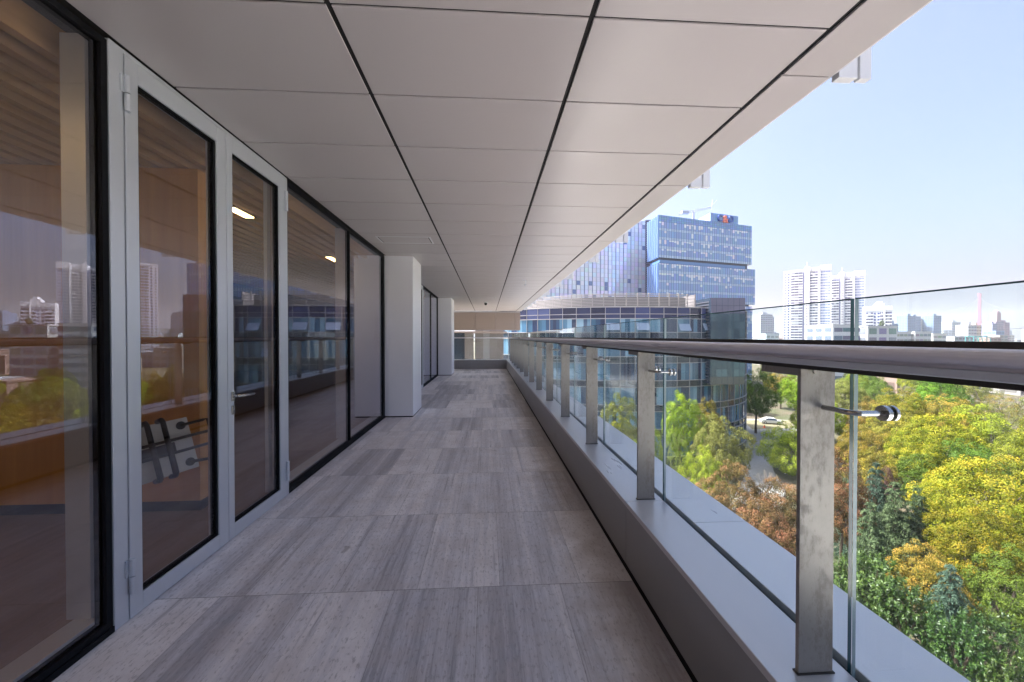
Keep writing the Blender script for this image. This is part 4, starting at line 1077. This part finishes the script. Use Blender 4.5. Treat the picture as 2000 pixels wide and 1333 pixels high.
TREES = [
(28.1,56.3,13.4,3.2,'broad','lime','bright lime tree seen between the first and second posts before the round building'),
(16.9,51.0,12.4,3.3,'broad','yellowgreen','yellow green tree seen between the second and third posts'),
(33.3,58.0,11.8,2.5,'broad','orange','orange tipped tree against the right foot of the round building'),
(29.5,48.2,10.3,3.7,'broad','olive','rounded olive tree in front of the orange tipped one, left of the drive'),
(22.8,40.5,9.8,2.4,'broad','yellowgreen','yellow tree just above the red brown trees, left of the drive'),
(20.9,42.7,10.4,1.8,'fine','lightgreen','feathery light green tree below the bright lime tree'),
(19.9,48.8,10.3,2.6,'broad','yellowgreen','yellow green tree partly behind the second post'),
(21.8,34.6,9.0,3.1,'broad','brown','red brown leaved tree beside the outer coping, upper left of the brown clump'),
(25.0,32.4,9.3,3.1,'broad','brown','red brown leaved tree just left of the nearest post'),
(32.0,34.0,10.0,2.8,'broad','brown','red brown leaved tree behind the nearest post'),
(21.8,29.6,8.4,3.0,'broad','brown','red brown leaved tree lowest of the brown clump by the coping'),
(32.6,43.9,9.0,3.5,'bare','grey','leafless pale twiggy tree above the red brown trees'),
(47.6,59.0,8.0,4.8,'broad','yellowgreen','yellow green tree right of the drive, left of the nearest post'),
(59.3,84.5,12.9,5.6,'broad','green','green tree with forked trunk standing beside the drive'),
(70.1,107.8,10.2,5.0,'broad','lime','lime tree behind the forked tree, next to the round building'),
(86.8,112.8,10.8,5.0,'broad','orange','orange topped tree behind the white car'),
(78.7,95.2,12.5,5.8,'broad','lime','large lime tree right of the white car'),
(105.1,143.7,10.6,2.9,'broad','olive','small round pale green tree standing alone in front of the far roofs'),
(85.7,89.8,11.1,4.6,'broad','olive','olive tree just right of the nearest post under the handrail'),
(101.4,97.8,9.6,5.3,'broad','green','green tree under the handrail right of the glass joint'),
(128.1,114.2,9.3,5.5,'bare','grey','leafless tree under the handrail left of the vivid green tree'),
(109.8,91.3,11.1,7.2,'broad','vivid','vivid green dome shaped tree directly under the handrail'),
(130.0,100.0,8.3,4.9,'bare','grey','leafless tree just right of the vivid green dome'),
(130.0,94.0,8.3,5.9,'bare','grey','leafless tree with spreading twigs under the handrail near the right edge'),
(144.5,99.2,8.3,5.6,'bare','grey','leafless tree at the right edge under the handrail'),
(104.0,73.6,7.8,5.7,'fine','olive','thin leaved olive tree below the leafless trees at the right edge'),
(107.6,81.4,7.0,4.5,'fine','olive','thin leaved olive tree right below the vivid green dome'),
(87.1,78.7,9.1,6.2,'broad','yellow','yellow green tree just above the steel clamp disc'),
(92.2,74.3,9.6,5.7,'broad','orange','orange tree right of the clamp disc, below the vivid dome'),
(73.1,73.5,8.4,4.8,'broad','orange','orange tinged tree left of the clamp disc'),
(66.5,75.9,8.8,4.9,'broad','lime','lime tree hidden behind the top of the nearest post'),
(67.9,62.8,9.0,4.7,'broad','orange','orange tree directly behind the clamp disc'),
(69.1,56.7,9.8,5.7,'broad','yellow','broad yellow tree in the middle of the grove right of the clamp'),
(76.9,56.2,9.6,5.1,'broad','yellowgreen','yellow green tree right of the broad middle one near the right edge'),
(53.8,53.6,8.7,3.5,'broad','orange','orange tree below the steel arm beside the glass joint'),
(54.5,47.6,8.8,3.8,'broad','yellow','yellow tree below and right of the clamp disc'),
(58.7,45.3,8.6,4.1,'broad','green','green tree above the large golden tree'),
(66.6,45.9,8.9,4.2,'broad','yellowgreen','yellow green tree at the right edge above the golden trees'),
(45.2,44.2,8.1,3.0,'broad','orange','yellow orange tree just above the conifers'),
(47.9,41.0,7.4,3.1,'broad','green','darker green tree between the conifers and the golden tree'),
(45.2,33.2,10.7,4.6,'broad','yellow','largest golden yellow tree at the right side of the view'),
(38.8,30.5,8.4,2.9,'broad','gold','golden tree left of and below the largest one'),
(40.3,27.4,8.8,3.3,'broad','gold','golden tree at the right edge below the largest one'),
(35.5,26.7,8.3,3.0,'broad','gold','golden tree above the magnolias at lower right'),
(30.5,26.0,6.9,2.3,'broad','orange','orange tipped tree right of the conifers, above the blue spruce'),
(33.6,23.8,7.0,2.5,'broad','green','green tree right of the blue spruce at the lower right'),
(34.5,35.8,8.4,2.3,'conifer','blue','bluish conifer just right of the nearest post'),
(38.0,36.6,9.0,2.3,'conifer','blue','bluish conifer right of the glass joint, tallest of the row'),
(34.8,31.8,8.9,2.6,'conifer','grey','grey green conifer in the middle of the conifer row'),
(36.8,31.7,8.4,2.4,'conifer','grey','grey green conifer at the right of the conifer row'),
(29.8,29.1,8.4,2.4,'conifer','grey','grey green conifer lowest of the row beside the glass joint'),
(29.0,23.1,7.0,2.1,'conifer','blue','blue green conifer among the magnolias'),
(25.9,25.3,7.1,2.6,'magnolia','green','glossy leaved magnolia right of the glass joint'),
(25.1,26.3,5.8,2.0,'magnolia','green','glossy leaved magnolia between nearest post and glass joint'),
(26.1,23.3,6.2,2.2,'magnolia','green','glossy leaved magnolia beside the outer coping left of the blue conifer'),
(26.2,20.3,6.5,1.8,'magnolia','green','glossy leaved magnolia right of the blue green conifer'),
(28.4,20.1,6.2,2.3,'magnolia','green','glossy leaved magnolia at the right edge, lower right'),
(26.6,18.2,5.5,1.7,'magnolia','green','glossy leaved magnolia in the bottom right corner'),
(23.4,18.4,4.9,1.3,'magnolia','green','small glossy magnolia nearest the coping at the bottom'),
(42.8,40.3,6.6,1.4,'broad','maroon','small maroon leaved tree among the conifers'),
(92.6,58.3,9.7,5.8,'broad','yellow','yellow tree just outside the right edge of the view'),
(70.7,43.6,8.3,5.6,'broad','yellowgreen','yellow green tree just outside the right edge'),
(51.0,30.8,8.2,4.4,'broad','gold','golden tree just outside the right edge'),
(37.1,22.6,7.2,2.6,'magnolia','green','magnolia just outside the right edge'),
(122.0,104.0,8.6,5.0,'fine','olive','thin leaved olive tree among the leafless trees under the handrail'),
(138.0,103.0,8.8,5.6,'fine','olive','thin leaved olive tree behind the leafless trees near the right edge'),
(152.0,118.0,9.0,6.5,'broad','olive','olive tree at the far edge of the grove by the right edge'),
(118.0,84.0,8.0,4.6,'fine','orange','thin orange brown tree below the leafless trees'),
(144.7,91.1,9.6,7.7,'broad','olive','olive tree outside the right edge beyond the golden trees'),
]
for i, t in enumerate(TREES): tree(*t[:7], GR, i)
rg = random.Random(9)
for i in range(24):      # the grove goes on past the right edge of the photograph
    a = rg.uniform(.02, .50); d = rg.uniform(62, 170)
    tree(d * math.cos(a) + 16, d * math.sin(a) + 2, rg.uniform(8.5, 11), rg.uniform(4.5, 6.5), 'broad', rg.choice(('yellow', 'yellowgreen', 'green', 'orange', 'olive')), 'broadleaf tree of the grove beyond the right edge of the view', 'trees of the grove beyond the view', i)
# trees among the far roofs
rg = random.Random(4)
for i in range(80):
    y = rg.uniform(118, 420); x = y * rg.uniform(.95, 1.75)
    if y < 200 and 158 < x < 200: continue
    tree(x, y, rg.uniform(7, 11), rg.uniform(3.5, 6.5), 'broad', rg.choice(('olive', 'green', 'yellowgreen', 'olive')), 'soft green tree among the far roofs beyond the grove', 'trees among the far roofs', i)
o = bpy.data.objects.new('leaves', CROWN['broad'][1]); COL.objects.link(o); o.parent = rs; o.location = (0, 0, .9); o.scale = (1.3, 1.3, 1.8)
o.material_slots[0].link = 'OBJECT'; o.material_slots[0].material = M['leaf_conifer']
o = bpy.data.objects.new('stem', TRUNK[0]); COL.objects.link(o); o.parent = rs; o.location = (0, 0, -.6); o.scale = (1, 1, 1.6)
sh = root('red_shrub', (53.2, 79.2, GZ), 'small red shrub at the bend of the drive', 'shrub')
o = bpy.data.objects.new('leaves', CROWN['fine'][0]); COL.objects.link(o); o.parent = sh; o.location = (0, 0, .7); o.scale = (1.1, 1.1, .9)
o.material_slots[0].link = 'OBJECT'; o.material_slots[0].material = leaf_mat('leaves_red', (.30, .05, .03), (.45, .08, .05), (.5, .1, .06), .5)

# ------------------------------------------------------------------ haze
def haze():
    m = bpy.data.materials.new('haze_air'); m.use_nodes = True; nt = m.node_tree
    nt.nodes.remove(nt.nodes["Principled BSDF"])
    v = N(nt, "ShaderNodeVolumePrincipled"); v.inputs['Color'].default_value = (.94, .945, 1, 1); v.inputs['Density'].default_value = .00017
    v.inputs['Anisotropy'].default_value = .2
    nt.links.new(v.outputs[0], nt.nodes["Material Output"].inputs['Volume'])
    q = MB(); q.box(-1510, 4510, -1510, 4510, GZ - 1, 212)
    o = q.build('haze', m); o['kind'] = 'stuff'; o['label'] = 'pale summer haze over the city'
haze()
